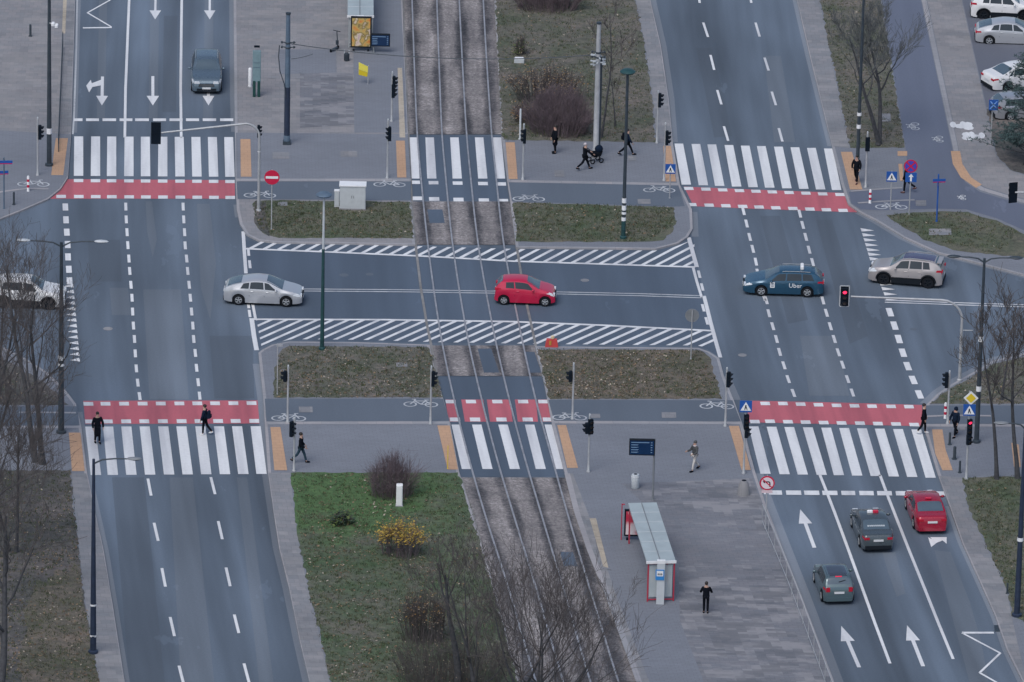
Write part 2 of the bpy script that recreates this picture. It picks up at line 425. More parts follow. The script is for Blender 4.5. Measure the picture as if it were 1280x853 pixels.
# ---------------------------------------------------------------- ground sheets
ZP = 0.10
def sheet(name, px, z, mat, parent=None, kind='structure'):
    bm = bmesh.new()
    P = [G(x, y, z) for x, y in px]
    if name in ('lawn', 'bare_soil'):                  # ragged turf edge
        rj = random.Random(len(px) * 31 + int(px[0][0])); Q = []
        for p, q in zip(P, P[1:] + P[:1]):
            n = max(1, min(90, int((q - p).length / .35)))
            for i in range(n): Q.append(p.lerp(q, i / n) + Vector((rj.uniform(-.09, .09), rj.uniform(-.09, .09), 0)))
        P = Q
    f = bm.faces.new([bm.verts.new(p) for p in P])
    bm.normal_update()
    if f.normal.z < 0: f.normal_flip()
    bmesh.ops.triangulate(bm, faces=[f])
    me = bpy.data.meshes.new(name); bm.to_mesh(me); bm.free()
    o = link(name, me, mat, parent)
    if kind and parent is None: o['kind'] = kind
    return o
def slab(name, px, mat, kerb=0.16, z=ZP):
    """raised pavement: top face, inset kerb stones, vertical kerb face"""
    bm = bmesh.new()
    f = bm.faces.new([bm.verts.new(G(x, y, z)) for x, y in px])
    bm.normal_update()
    if f.normal.z < 0: f.normal_flip()
    rim = bmesh.ops.inset_individual(bm, faces=[f], thickness=kerb, use_even_offset=True)['faces']
    for r_ in rim: r_.material_index = 1
    bnd = [e for e in bm.edges if e.is_boundary]
    ex = bmesh.ops.extrude_edge_only(bm, edges=bnd)
    for g in ex['geom']:
        if isinstance(g, bmesh.types.BMVert): g.co.z = -0.02
        if isinstance(g, bmesh.types.BMFace): g.material_index = 1
    bmesh.ops.triangulate(bm, faces=[f])
    bmesh.ops.recalc_face_normals(bm, faces=bm.faces)
    me = bpy.data.meshes.new(name); bm.to_mesh(me); bm.free()
    o = link(name, me, [mat, KERB]); o['kind'] = 'structure'; return o
# ---------------------------------------------------------------- the ground
gm = MB()
gm.poly([(-900, -900, -0.004), (900, -900, -0.004), (900, 1500, -0.004), (-900, 1500, -0.004)])
o = gm.build('road', ASPH); o['kind'] = 'structure'

UL = [(289, -200), (291, -60), (292, 0), (293, 120), (294.5, 225), (296, 262), (300, 280), (308, 293), (322, 300), (346, 303), (430, 304), (519, 306), (514, 252), (511, 200), (508, 120), (505, 60), (503, 0), (501, -60), (498, -200)]
UR = [(610, -200), (614, -60), (618, 0), (623, 90), (627, 170), (634, 225), (638, 252), (645, 309), (740, 310), (820, 311), (848, 304), (860, 296), (866, 286), (865, 262), (850, 231), (841, 178), (836, 124), (826, 57), (813, 0), (799, -60), (768, -200)]
LL = [(323, 441), (328, 437), (340, 431), (361, 427), (450, 428), (537, 431), (545, 470), (556, 505), (563, 530), (574, 590), (590, 640), (618, 736), (648, 850), (668, 920), (720, 1100), (480, 1100), (424, 920), (387, 853), (374, 798), (361.6, 736), (349, 685), (341, 633), (335, 590), (332, 545), (329, 497)]
LR = [(669, 433), (770, 434), (873, 435), (887, 440), (899, 448), (905, 470), (917, 500), (928, 530), (944, 590), (958, 633), (1000, 740), (1043, 853), (1068, 920), (1140, 1100), (880, 1100), (821, 920), (798, 853), (759, 744), (736, 685), (720, 640), (705, 588), (690, 530), (680, 478)]
FLT = [(-700, -200), (98, -200), (96, -60), (94, 0), (91, 100), (89, 170), (85, 222), (76, 236), (60, 249), (30, 262), (0, 274), (-80, 300), (-300, 330), (-700, 360)]
FLB = [(-700, 400), (-200, 415), (-60, 424), (0, 432), (33, 449), (60, 466), (82, 488), (95, 505), (102, 535), (109, 592), (119, 640), (130, 690), (141, 757), (156, 853), (170, 920), (205, 1100), (-700, 1100)]
NE = [(948, -200), (982, -60), (996, 0), (1014, 77), (1040, 183), (1052, 231), (1060, 255), (1074, 265), (1094, 275), (1130, 297), (1172, 316), (1208, 325), (1285, 345), (1400, 372), (1800, 440), (1800, -200)]
SE = [(1156, 508), (1172, 492), (1190, 480), (1221, 463), (1241, 451), (1280, 442), (1400, 428), (1800, 420), (1800, 1100), (1390, 1100), (1305, 920), (1279, 853), (1259, 813), (1244, 770), (1223, 723), (1203, 679), (1187, 633), (1172, 592), (1158, 545), (1152, 525)]
slab('pavement_tram_stop', UL, PAVW)
slab('pavement_lawn_corner', UR, PAVC)
slab('pavement_lawn_corner', LL, PAVC)
slab('pavement_tram_stop', LR, PAVC)
slab('pavement_square', FLT, PAVW)
slab('pavement_trees', FLB, PAVC)
slab('pavement_parking', NE, PAVC)
slab('pavement_trees', SE, PAVC)

z1, z2, z3 = ZP + .004, ZP + .008, ZP + .012
# upper left block: crossing zone, cycle path, island
sheet('pavement_crossing_zone', [(294.8, 166), (510, 168), (513.4, 224), (295.5, 224)], z1, PAVC)
sheet('pavement_repair', [(375, 90), (441, 92), (443, 156), (375, 160)], z1, PAVM)
sheet('pavement_repair', [(348, 62), (420, 62), (421, 91), (349, 93)], z1, PAVC)
sheet('pavement_strip', [(441, 0), (501, 0), (507, 118), (508.5, 166), (443, 166)], z1, PAVC)
sheet('cycle_path', [(295.8, 227), (513.6, 227), (513.8, 251), (420, 250), (297, 249)], z1, ASPB)
sheet('kerb_line', [(295.5, 223.5), (513.4, 223.5), (513.5, 226.5), (295.7, 226.5)], z2, KERB)
sheet('lawn', [(317, 252), (330, 250.5), (513, 252.5), (516.5, 298), (413, 297.5), (346, 297.5), (328, 291), (319, 280)], z1, LAWN3)
sheet('bare_soil', [(317.5, 252.5), (331, 252), (336, 296), (328, 290.5), (319, 279.5)], z2, DIRT)
# upper right block
sheet('lawn', [(605, -200), (612, -60), (619, 0), (628, 175), (819, 178), (816, 129), (806, 59), (794, 0), (780, -60), (748, -200)], z1, LAWN1)
sheet('cycle_path', [(636, 228), (848, 232), (856, 258), (842, 258.5), (640, 252)], z1, ASPB)
sheet('kerb_line', [(635, 225), (848, 229), (849, 232), (635.4, 228)], z2, KERB)
sheet('lawn', [(641.5, 253), (842, 259), (844.5, 280), (838, 292), (828, 300), (811, 302.5), (646.5, 302.5)], z1, LAWN3)
sheet('verge', [(820.5, 178), (840, 178), (835, 124), (825, 57), (812, 0), (798, -60), (767, -200), (749, -200), (781, -60), (795, 0), (807, 59), (817, 129)], z1, VERGE)
# lower left block
sheet('lawn', [(349, 444), (353, 436), (362, 432.5), (537, 434), (545, 471), (553, 497), (343, 497), (342, 462)], z1, LAWN1)
sheet('cycle_path', [(331, 498.5), (553.6, 498.5), (562, 526.5), (333, 527)], z1, ASPB)
sheet('kerb_line', [(333, 527.3), (562.2, 526.8), (563, 530), (333.3, 530.5)], z2, KERB)
sheet('lawn', [(364, 591), (573, 591), (588, 640), (616, 736), (646, 850), (666, 920), (718, 1100), (508, 1100), (440, 920), (413, 853), (401, 798), (386, 736), (373, 672), (368, 633)], z1, LAWN2)
sheet('verge', [(335.8, 591), (363, 591), (367, 633), (372, 672), (385, 736), (400, 798), (412, 853), (439, 920), (507, 1100), (482, 1100), (425, 920), (388, 853), (375, 798), (362.4, 736), (350, 685), (342, 633)], z1, VERGE)
# lower right block
sheet('lawn', [(672, 437), (873, 437.5), (886, 444), (897, 479), (901, 498.5), (687, 499), (680, 473)], z1, LAWN4)
sheet('cycle_path', [(685.5, 500), (915.5, 500.5), (926, 527), (692.5, 526)], z1, ASPB)
sheet('kerb_line', [(692.6, 526.3), (926.3, 527.3), (927.5, 530.5), (693.5, 529.5)], z2, KERB)
sheet('pavement_mottled', [(778, 605), (940, 598), (955, 636), (998, 741), (1040, 853), (1066, 920), (1138, 1100), (1010, 1100), (880, 853), (850, 776), (848, 700), (800, 625)], z1, PAVM)
sheet('platform_edge', [(709, 592), (716, 592), (742, 660), (770, 744), (812, 853), (840, 920), (823, 920), (800, 853), (761, 744), (738, 685), (722, 640)], z1, VERGE)
sheet('tactile_strip', [(737, 648), (745, 648), (760.5, 710), (754, 708)], z2, TACP)
sheet('tactile_strip', [(497, 85), (502.6, 85), (506.6, 172), (499.5, 172)], z2, TACP)
# far left square and the tree strip below it
sheet('pavement_crossing_zone', [(-60, 160), (88.6, 168), (84.6, 220), (75, 235), (59, 247.6), (30, 260.5), (0, 272.4), (-60, 290)], z1, PAVC)
sheet('verge', [(86, -60), (95.3, -60), (93.3, 0), (90, 100), (88.3, 166), (76, 166), (79, 60), (82, 0)], z1, VERGE)
sheet('tactile_strip', [(79.5, -60), (85, -60), (83.5, 0), (81.5, 42), (77.5, 42), (79, 0)], z2, TACP)
sheet('bare_soil', [(-400, 450), (-20, 446), (12, 452), (40, 470), (64, 486), (84, 506), (-400, 508)], z1, DIRT)
sheet('cycle_path', [(-400, 509), (96.5, 508), (99.5, 532), (-400, 533)], z1, ASPB)
sheet('kerb_line', [(-400, 533.3), (99.6, 532.3), (100, 535.3), (-400, 536.5)], z2, KERB)
sheet('bare_soil', [(-400, 588), (88, 588), (93, 641), (103, 731), (111, 788), (124, 853), (136, 920), (170, 1100), (-400, 1100)], z1, DIRT)
sheet('lawn', [(40, 742), (48, 724), (60, 728), (70, 712), (84, 718), (93, 702), (101, 712), (104, 748), (112, 790), (124, 853), (134, 920), (20, 920), (28, 860), (22, 820), (34, 790), (30, 765)], z2, LAWN4)
sheet('verge', [(89.5, 592), (108, 592), (118, 640), (129, 690), (140, 757), (155, 853), (169, 920), (203, 1100), (172, 1100), (137, 920), (125, 853), (112, 788), (104, 731), (94, 641)], z1, VERGE)
# north-east corner
sheet('lawn', [(1000, -200), (1018, -60), (1025, 0), (1063, 185), (1131, 185), (1101, 0), (1092, -60), (1072, -200)], z1, LAWN1)
sheet('verge', [(950, -200), (983, -60), (997, 0), (1015, 77), (1041, 183), (1062, 185), (1024, 0), (1017, -60), (999, -200)], z1, VERGE)
sheet('side_lane', [(1073, -200), (1093, -60), (1102, 0), (1132, 186), (1134, 205), (1130, 234), (1061, 240), (1064, 254), (1076, 262), (1100, 263), (1135, 262), (1174, 261), (1208, 262), (1246, 273), (1300, 297), (1500, 350), (1500, 285), (1300, 262), (1258, 250), (1225, 240), (1207, 228), (1195, 210), (1190, 183), (1151, 0), (1137, -60), (1106, -200)], z1, ASPL)
sheet('kerb_line', [(1107, -200), (1138, -60), (1152, 0), (1191, 183), (1196, 209), (1208, 226.5), (1226, 238), (1259, 248), (1301, 260), (1500, 284), (1500, 281), (1302, 256), (1262, 245), (1230, 235), (1212, 224), (1201, 206), (1197, 183), (1158, 0), (1145, -60), (1115, -200)], z2, KERB)
sheet('pavement_warm', [(1116, -200), (1146, -60), (1159, 0), (1198, 183), (1202, 205), (1213, 223), (1231, 234), (1263, 244), (1303, 255), (1500, 280), (1500, 240), (1300, 226), (1262, 213), (1245, 195), (1237, 160), (1232, 135), (1202, 0), (1190, -60), (1165, -200)], z1, PAVW)
sheet('parking_lane', [(1166, -200), (1191, -60), (1203, 0), (1233, 134), (1500, 134), (1500, -200)], z1, ASPP)
sheet('bare_soil', [(1233, 136), (1238, 160), (1246, 194), (1263, 212), (1300, 225), (1500, 239), (1500, 136)], z1, DIRT)
sheet('lawn', [(1106, 269), (1135, 266), (1174, 264), (1208, 265), (1246, 276), (1275, 290), (1310, 312), (1310, 322), (1280, 322), (1246, 319), (1192, 313), (1156, 300), (1128, 283)], z1, LAWN3)
# south-east corner
sheet('bare_soil', [(1162, 505), (1176, 494), (1193, 484), (1223, 467), (1243, 455), (1281, 446), (1400, 432), (1400, 505)], z1, LAWN1)
sheet('cycle_path', [(1155, 507), (1400, 507), (1400, 530), (1156, 530)], z1, ASPB)
sheet('kerb_line', [(1156, 530.3), (1400, 530.3), (1400, 533.5), (1157, 533.5)], z2, KERB)
sheet('lawn', [(1203, 597), (1400, 594), (1400, 800), (1320, 790), (1266, 770), (1259, 736), (1234, 684), (1210, 633)], z1, LAWN2 if False else LAWN3)
sheet('verge', [(1174, 595), (1202, 597), (1209, 633), (1233, 684), (1258, 736), (1264, 768), (1283, 853), (1280, 851), (1260, 811), (1245, 768), (1224, 721), (1204, 677), (1188, 631)], z1, VERGE)

# tactile paving at the crossings
for px in ([(69.8, 173), (85, 173), (79, 219), (64, 219)], [(300.5, 174), (313, 174), (314.4, 221), (301, 221)], [(495, 176), (506, 176), (508, 222), (496.5, 222)],
           [(632, 178), (643.5, 178), (647, 224), (636, 224)], [(829, 182.5), (838.5, 182.5), (845, 227), (832, 227)], [(1051, 190), (1065, 190), (1078, 237), (1062.5, 237)],
           [(1188.5, 189), (1200, 189), (1203, 205), (1214, 222), (1227.5, 231), (1220, 235), (1201, 222), (1191, 205)], [(1122, 189), (1134, 189), (1134, 195), (1122, 195)],
           [(1123, 205), (1128, 205), (1129, 226), (1125, 226)], [(86, 541), (100.5, 541), (106, 589), (90, 589)], [(338, 534), (350.5, 534), (359, 588), (343, 588)],
           [(546.7, 532), (562, 532), (572.5, 587), (559.5, 587)], [(696.6, 531.5), (707.6, 531.5), (722.6, 585), (709, 585)], [(911, 532.5), (923.7, 532.5), (938.4, 587.6), (927, 587.6)],
           [(1165, 537), (1178, 537), (1182, 562), (1191, 588), (1178, 588), (1169, 567)], [(1264, 553.5), (1273.5, 556), (1276, 584), (1267.5, 584)]):
    sheet('tactile_pad', px, z3, TACT)
# inspection plates and lighter relaid squares on the pavement
for x, y, w, h in ((351, 194.5, 21, 8), (436, 192.5, 21, 7), (382, 512, 17, 7), (836, 519, 18, 7), (805, 252, 16, 6), (1151, 254, 13, 7), (353, 255, 12, 5), (502, 456, 14, 5), (1175, 290, 28, 8), (743, 520, 14, 5), (699, 217, 12, 8), (320, 38, 10, 22), (790, 198, 10, 6), (355, 464, 10, 4), (1106, 147, 14, 10), (340, 97, 10, 3), (374, 97, 11, 3), (427, 108, 12, 4), (1200, 535, 12, 5)):
    sheet('inspection_cover', [(x - w/2, y - h/2), (x + w/2, y - h/2), (x + w/2 + .4, y + h/2), (x - w/2 + .4, y + h/2)], z3 + .002, VERGE)

# street between the carriageways, freshly surfaced
sheet('side_street', [(305, 300), (322, 303), (346, 305), (520, 308), (645, 311), (821, 313), (850, 306), (866, 292), (872, 334), (880, 370), (898, 446), (885, 437), (872, 432.5), (670, 430.5), (537, 428.5), (361, 424.5), (336, 429), (321, 438), (312, 390)], 0.0, ASPD)

def px_ribbon(name, pts, w, z, mat, kind='structure', cap=None):
    """a painted or laid band of true width w along a traced line"""
    P = [G(x, y, z) for x, y in pts]; mb = MB()
    for i, p in enumerate(P):
        d = (P[min(i + 1, len(P) - 1)] - P[max(i - 1, 0)]).normalized(); n = Vector((-d.y, d.x, 0)) * (w / 2)
        mb.v += [tuple(p + n), tuple(p - n)]
    mb.f = [(2 * i, 2 * i + 1, 2 * i + 3, 2 * i + 2) for i in range(len(P) - 1)]; mb.mi = [0] * len(mb.f)
    o = mb.build(name, mat); o['kind'] = kind; return o
px_strip = px_ribbon
# tram bed: four ballast stretches, with patches of asphalt
def edge_x(tab):
    return lambda y: next(x0 + (x1 - x0) * (y - y0) / (y1 - y0) for (x0, y0), (x1, y1) in zip(tab, tab[1:]) if y <= y1 or (x1, y1) == tab[-1])
bed_l = edge_x([(494, -200), (503, -60), (503.5, 0), (507, 85), (510.5, 168), (514.5, 252), (519.3, 305), (538, 432), (546, 468), (575.5, 597), (590.5, 640), (618.5, 736), (648.5, 850), (668, 920), (720, 1100)])
bed_r = edge_x([(609, -200), (614, -60), (618, 0), (623, 90), (627, 169), (638, 253), (645, 308), (669.5, 434), (679, 470), (708, 597), (719.5, 640), (735.5, 685), (758.5, 744), (797.5, 853), (820.5, 920), (879, 1100)])
def rail_any(k, y): return rail_px(k, y) if -60 <= y <= 940 else (rail_px(k, -60) + (y + 60) * 0.028 if y < 0 else rail_px(k, 940) + (y - 940) * 0.35)
for y0, y1 in ((-200, 168), (252, 306), (432, 470), (597, 1100)):
    n = max(2, int((y1 - y0) / 9)); vs, fs, us = [], [], []
    for i in range(n + 1):
        y = y0 + (y1 - y0) * i / n
        for x, u in zip([bed_l(y)] + [rail_any(k, y) for k in range(4)] + [bed_r(y)], (-.4, 0, 1, 2, 3, 3.4)): vs.append(tuple(G(x, y, .025))); us.append((u, y * .05))
    for i in range(n):
        for c in range(5): fs.append((i * 6 + c, (i + 1) * 6 + c, (i + 1) * 6 + c + 1, i * 6 + c + 1))
    me = bpy.data.meshes.new('tram_bed'); me.from_pydata(vs, [], fs); ul = me.uv_layers.new(name='UVMap')
    for lp in me.loops: ul.data[lp.index].uv = us[lp.vertex_index]
    o = link('tram_bed', me, BALL); o['kind'] = 'structure'
# worn and relaid stretches of carriageway
for px, mt in (([(179, 362), (226, 362), (236, 499), (187, 499)], ASPW), ([(182, 252), (190, 252), (196, 300), (191, 322), (184, 290)], ASPW), ([(246, 255), (262, 255), (270, 330), (263, 400), (251, 360)], ASPW), ([(137, 360), (160, 360), (164, 394), (140, 394)], ASPW), ([(124, 0), (134, 0), (131, 148), (121, 148)], ASPW), ([(188, 0), (199, 0), (197, 148), (186, 148)], ASPW), ([(256, 0), (267, 0), (266, 148), (254, 148)], ASPW),
        ([(1168, 688), (1188, 690), (1212, 752), (1226, 800), (1236, 853), (1212, 853), (1190, 770)], ASPW), ([(1103, 690), (1119, 690), (1132, 742), (1121, 746), (1110, 715)], ASPW), ([(955, 70), (976, 70), (994, 178), (968, 178)], ASPW), ([(212, 597), (241, 597), (268, 853), (226, 853)], ASPW), ([(296, 597), (309, 597), (342, 853), (324, 853)], ASPW), ([(1020, 275), (1040, 275), (1085, 420), (1062, 430)], ASPK), ([(950, 270), (975, 270), (1010, 400), (985, 405)], ASPK), ([(1000, 420), (1045, 420), (1062, 495), (1012, 495)], ASPW), ([(110, 300), (150, 300), (152, 352), (112, 352)], ASPK), ([(262, 420), (316, 420), (318, 498), (268, 498)], ASPK), ([(205, 20), (222, 20), (220, 140), (203, 140)], ASPK), ([(140, 597), (180, 597), (206, 853), (162, 853)], ASPK), ([(870, 60), (890, 60), (915, 170), (893, 172)], ASPK)):
    sheet('asphalt_patch', px, .0012 if mt is ASPW else .0008, mt)
for px in ([(534, 262), (553, 262), (556, 279), (537, 279)], [(597, 436), (614, 436), (624, 466), (605, 466)], [(655, 440), (668, 440), (677, 466), (662, 466)], [(700, 690), (716, 690), (722, 708), (705, 708)]):
    sheet('asphalt_patch', px, 0.030, ASPD)
sheet('tram_crossing', [(510.5, 169), (627, 170), (634, 226), (638, 251), (514.3, 251), (513, 225)], 0.004, ASPD)
sheet('tram_crossing', [(546.5, 470), (679.5, 472), (690, 530), (705, 588), (707.6, 596), (575, 596), (563.5, 531), (556.5, 506)], 0.004, ASPD)

# paler dusty gutters along the kerbs
for pts, w_ in (([(322, 455), (328, 497), (331, 545), (333.5, 590), (340, 633), (347.5, 685), (360, 736), (372.5, 798), (385, 853), (402, 920)], .55), ([(99, 515), (104, 545), (110.5, 592), (121, 640), (132, 690), (143, 757), (158, 853), (172, 920)], .35), ([(291, -60), (290.5, 0), (291.5, 120), (293, 165)], .40), ([(98, -60), (96, 0), (93, 100), (91, 166)], .5),
        ([(801, -60), (815, 0), (828, 57), (838, 124), (842, 178)], .5), ([(981, -60), (994.5, 0), (1012.5, 77), (1038.5, 183)], .4), ([(906, 470), (919, 500)], .6), ([(946, 592), (960.5, 633), (1003, 740), (1046, 853), (1070, 920)], .7), ([(1186, 633), (1202, 679), (1222, 723), (1243, 770), (1258, 813), (1277, 853)], .4), ([(1072, 266), (1092, 276.5), (1128, 298.5), (1171, 318), (1208, 327), (1285, 347)], .4), ([(1155, 505), (1171, 490), (1189, 478), (1221, 461), (1241, 449), (1290, 438)], .5), ([(869, 296), (867.5, 265)], .4), ([(296, 256), (298, 272)], .4)):
    px_ribbon('gutter', pts, w_, .0025, GUTT)
# rails
def rail_obj(k, parent, base):
    mb = MB(); ys = list(range(-200, 1101, 12))
    L_, Rr = [], []
    for y in ys:
        p = G(rail_px(k, y) if -60 <= y <= 940 else (rail_px(k, -60) + (y + 60) * 0.028 if y < 0 else rail_px(k, 940) + (y - 940) * 0.35), y, 0)
        n = Vector((road_dir(p).y, -road_dir(p).x, 0)); L_.append(p - n * .045); Rr.append(p + n * .045)
    for i in range(len(ys)):
        for p in (L_[i], Rr[i]):
            mb.v.append((p.x, p.y, -.01)); mb.v.append((p.x, p.y, .055))
    for i in range(len(ys) - 1):
        a, b_ = i * 4, i * 4 + 4
        mb.f += [(a + 1, a + 3, b_ + 3, b_ + 1), (a, a + 1, b_ + 1, b_), (a + 2, b_ + 2, b_ + 3, a + 3)]
        mb.mi += [0] * 3
    mb.v = [(x - base.x, y - base.y, z - base.z) for x, y, z in mb.v]
    mb.build('rail', STEEL, parent)
for ks, lab in (((0, 1), 'tram track of the pair that runs nearer the yellow-leaved bush'), ((2, 3), 'tram track of the pair that runs nearer the red-framed shelter')):
    b0 = G(rail_px(ks[0], 420), 420)
    t = root('tram_track', b0, 0, lab, 'tram track', 'tram tracks side by side')
    for k in ks: rail_obj(k, t, b0)
ye = lambda t: [(x, y) for x, y in t]
px_ribbon('track_edging', [(501.5, -60), (503.2, 0), (507, 85), (510.3, 167), (513.3, 226), (514.5, 252), (519.5, 306), (526, 360), (533.5, 405), (539, 432), (546, 468)], .14, .036, BORD)
px_ribbon('track_edging', [(615, -60), (619, 0), (624, 90), (628, 170), (635, 226), (639, 253), (646, 309), (655, 365), (665, 410), (670, 434), (681, 478), (686, 500)], .14, .036, BORD)
px_ribbon('track_edging', [(577, 598), (583, 622), (592, 645), (604, 690)], .14, .036, BORD)
px_ribbon('track_edging', [(709, 592), (721, 640), (738, 690), (760, 744), (799, 853), (822, 920)], .30, .112, KERB)

# ---------------------------------------------------------------- painted markings
ZM = 0.009
class PM_(MB):
    def q(s, px, z=ZM): s.poly([tuple(G(x, y, z)) for x, y in px]); return s
def fixed(mb, name, mat):
    me = mb.mesh(name)
    bm = bmesh.new(); bm.from_mesh(me)
    for f in bm.faces:
        if f.normal.z < 0: f.normal_flip()
    bmesh.ops.triangulate(bm, faces=[f for f in bm.faces if len(f.verts) > 4])
    bm.to_mesh(me); bm.free()
    o = link(name, me, mat); o['kind'] = 'structure'; return o
def zt(ox, oy, f=3.879): return lambda x, y: (ox + x / f, oy + y / f)
A, B_, C_, D_ = zt(0, 0), zt(310, 0), zt(620, 0), zt(950, 0)
E_, F_, G_, H_ = zt(0, 210), zt(310, 210), zt(620, 210), zt(950, 210)
I_, J_, K_, L4 = zt(0, 420), zt(310, 420), zt(620, 420), zt(950, 420)
M4, N4, O4, P4 = zt(0, 633), zt(310, 633), zt(620, 633), zt(950, 633)

def zebra(tops, bots, wt, wb, nm='zebra_crossing'):
    m = PM_()
    for (a, b_) in zip(tops, bots):
        m.q([a, (a[0] + wt, a[1]), (b_[0] + wb, b_[1]), b_])
    fixed(m, nm, WHITE)
def dashes(lst, w, h, sl=0.0, nm='cycle_crossing_dashes'):
    m = PM_()
    for x, y in lst: m.q([(x, y), (x + w, y), (x + w + sl, y + h), (x + sl, y + h)], .013)
    fixed(m, nm, WHITE)
# top left
tx = [360, 442, 520, 604, 683, 768, 847, 928, 1008, 1087]; bx = [358, 440, 518, 602, 683, 766, 850, 932, 1013, 1092]
zebra([A(x, 662 + i * .4) for i, x in enumerate(tx)], [E_(x, 39 + i * .5) for i, x in enumerate(bx)], 11.2, 11.8)
sheet('cycle_crossing', [E_(305, 55), E_(1138, 60), E_(1140, 149), E_(232, 150)], .004, REDP)
dashes([E_(x, 54 + i * .5) for i, x in enumerate(bx)], 11.8, 4)
dashes([E_(x, 131 + i * .5) for i, x in enumerate([273] + [x + 1 for x in bx])], 12, 4)
m = PM_()
for a, b_ in ((358, 400), (417, 480), (497, 563), (580, 642), (655, 722), (742, 805), (822, 885), (902, 965), (983, 1048), (1067, 1131)):
    m.q([A(a, 575), A(b_, 575), A(b_, 588), A(a, 588)], ZM + .004)
fixed(m, 'stop_line', WHITE)
px_ribbon('lane_line', [(164, -90), (161.4, 0), (159, 60), (157, 110), (156, 172)], .16, ZM, WHITE)
px_ribbon('lane_line', [(227.6, -90), (227.2, 0), (226.4, 60), (225.8, 110), (226.5, 172)], .16, ZM, WHITE)
px_ribbon('edge_line', [(97.5, -60), (95.5, 60), (92.6, 145), (91, 168)], .10, ZM - .002, WORN)
# bottom left
tx = [413, 500, 588, 677, 767, 855, 947, 1037, 1125, 1215]; bx = [440, 522, 612, 703, 795, 885, 975, 1066, 1155, 1243]
zebra([I_(x, 440 - i * .2) for i, x in enumerate(tx)], [I_(x, 675 - i * .6) for i, x in enumerate(bx)], 12.6, 13)
sheet('cycle_crossing', [I_(404, 315), I_(1249, 313), I_(1258, 425), I_(413, 428)], .004, REDP)
dashes([I_(x, 321 - i * .4) for i, x in enumerate([404, 487, 577, 667, 755, 845, 932, 1018, 1107, 1195])], 12.2, 4.6, .5)
dashes([I_(x, 406 - i * .3) for i, x in enumerate([412, 498, 587, 675, 765, 856, 943, 1033, 1118, 1208])], 12.2, 4.8, .5)
# top right
tx = [C_(865, 697), C_(948, 699), C_(1025, 701), C_(1108, 704), C_(1187, 707), C_(1265, 709), D_(68, 712), D_(148, 715), D_(228, 718), D_(310, 721)]
bx = [(852, 231), (873.4, 231.8), (893.8, 232.6), (915, 233.4), (935.6, 234.2), (956.4, 234.8), (977.8, 235.6), (999, 236.3), (1020, 237), (1040, 237.8)]
zebra(tx, bx, 10.9, 11.8)
sheet('cycle_crossing', [(855, 233.5), (950, 237.5), (1058.5, 241.5), (1071, 265.6), (950, 261.5), (867, 258)], .004, REDP)
dashes([(854.6, 233.9), (876, 234.8), (897, 235.7), (918, 236.6), (938.6, 237.4), (959, 238.2), (980, 239), (1001, 239.8), (1022, 240.7), (1043.6, 241.5)], 11.5, 3.8, 1.2)
dashes([(857.8 + .6, 254), (880, 254.7), (901, 255.4), (922, 256.2), (942.4, 257), (963.4, 258), (984.8, 258.8), (1006, 259.6), (1026.6, 260.4), (1047.4, 261.2)], 11.6, 4, 1.2)
# bottom right
tx = [(935.8, 533.2), (958.3, 533.6), (980.4, 534), (1003.6, 534.4), (1026.6, 534.8), (1049, 535.2), (1071.2, 535.6), (1093.4, 536), (1116.3, 536.5), (1139.2, 537)]
bx = [(950.6, 592.5), (974.5, 593), (997.2, 593.4), (1020.9, 593.8), (1042.3, 594.2), (1065.2, 594.7), (1088.4, 595.2), (1111, 595.8), (1134, 596.4), (1157, 597.4)]
zebra(tx, bx, 12.2, 12.8)
sheet('cycle_crossing', [(937, 501), (1050, 503.4), (1152.5, 506.4), (1154, 533), (1040, 530.3), (933, 528)], .004, REDP)
dashes([(950, 502.4)] + [L4(x, y) for x, y in ((86, 320), (172, 323), (258, 326), (346, 329), (433, 331), (518, 333), (610, 334), (697, 335))], 11.8, 4.3, 1.2)
dashes([(937, 525)] + [L4(x, y) for x, y in ((23, 406), (110, 408), (196, 410), (283, 412), (370, 414), (459, 415), (546, 417), (634, 419), (722, 422))], 12, 4.4, 1.2)
m = PM_()
for a, b_ in ((40, 105), (125, 198), (213, 286), (301, 374), (393, 460), (480, 550), (567, 638), (657, 727), (743, 815), (833, 897)):
    m.q([L4(a, 749 + a * .006), L4(b_, 749 + b_ * .006), L4(b_ + 3, 770 + b_ * .006), L4(a + 3, 770 + a * .006)], ZM + .004)
m.q([(953.5, 613), (959, 613), (960, 618), (955, 618)], ZM + .004)
fixed(m, 'stop_line', WHITE)
px_ribbon('lane_line', [(1025, 594), (1034.5, 618), (1043, 640), (1060, 686), (1077, 733), (1094, 780), (1112.5, 829.5)], .16, ZM, WHITE)
px_ribbon('lane_line', [(1100, 594), (1108.5, 617), (1117.5, 640), (1136, 687), (1155, 734), (1173, 779), (1191.5, 824)], .16, ZM, WHITE)
# tram crossings
zebra([B_(x, 667) for x in (780, 860, 980, 1100, 1187)], [F_(x, 52) for x in (787, 869, 992, 1116, 1202)], 10.6, 11.6)
dashes([F_(x, 62 + i * 2) for i, x in enumerate((786, 875, 992, 1115, 1203))], 12.2, 4.2, .4, 'tram_crossing_dashes')
dashes([F_(x, 139 + i * 3) for i, x in enumerate((795, 877, 995, 1118, 1211))], 12.8, 4.6, .4, 'tram_crossing_dashes')
Q_ = zt(500, 500, 5.332)
zebra([Q_(x, 165) for x in (343, 480, 655, 832, 963)], [Q_(x, 461) for x in (412, 550, 732, 905, 1040)], 11.8, 12.6)
for a, b_, c, d in ((302, 370, 385, 325), (408, 556, 575, 432), (578, 730, 752, 600), (765, 905, 920, 785), (918, 1000, 1015, 935)):
    sheet('cycle_crossing', [Q_(a, -2), Q_(b_, -2), Q_(d if False else c, 146), Q_(d, 146)], .008, REDP)
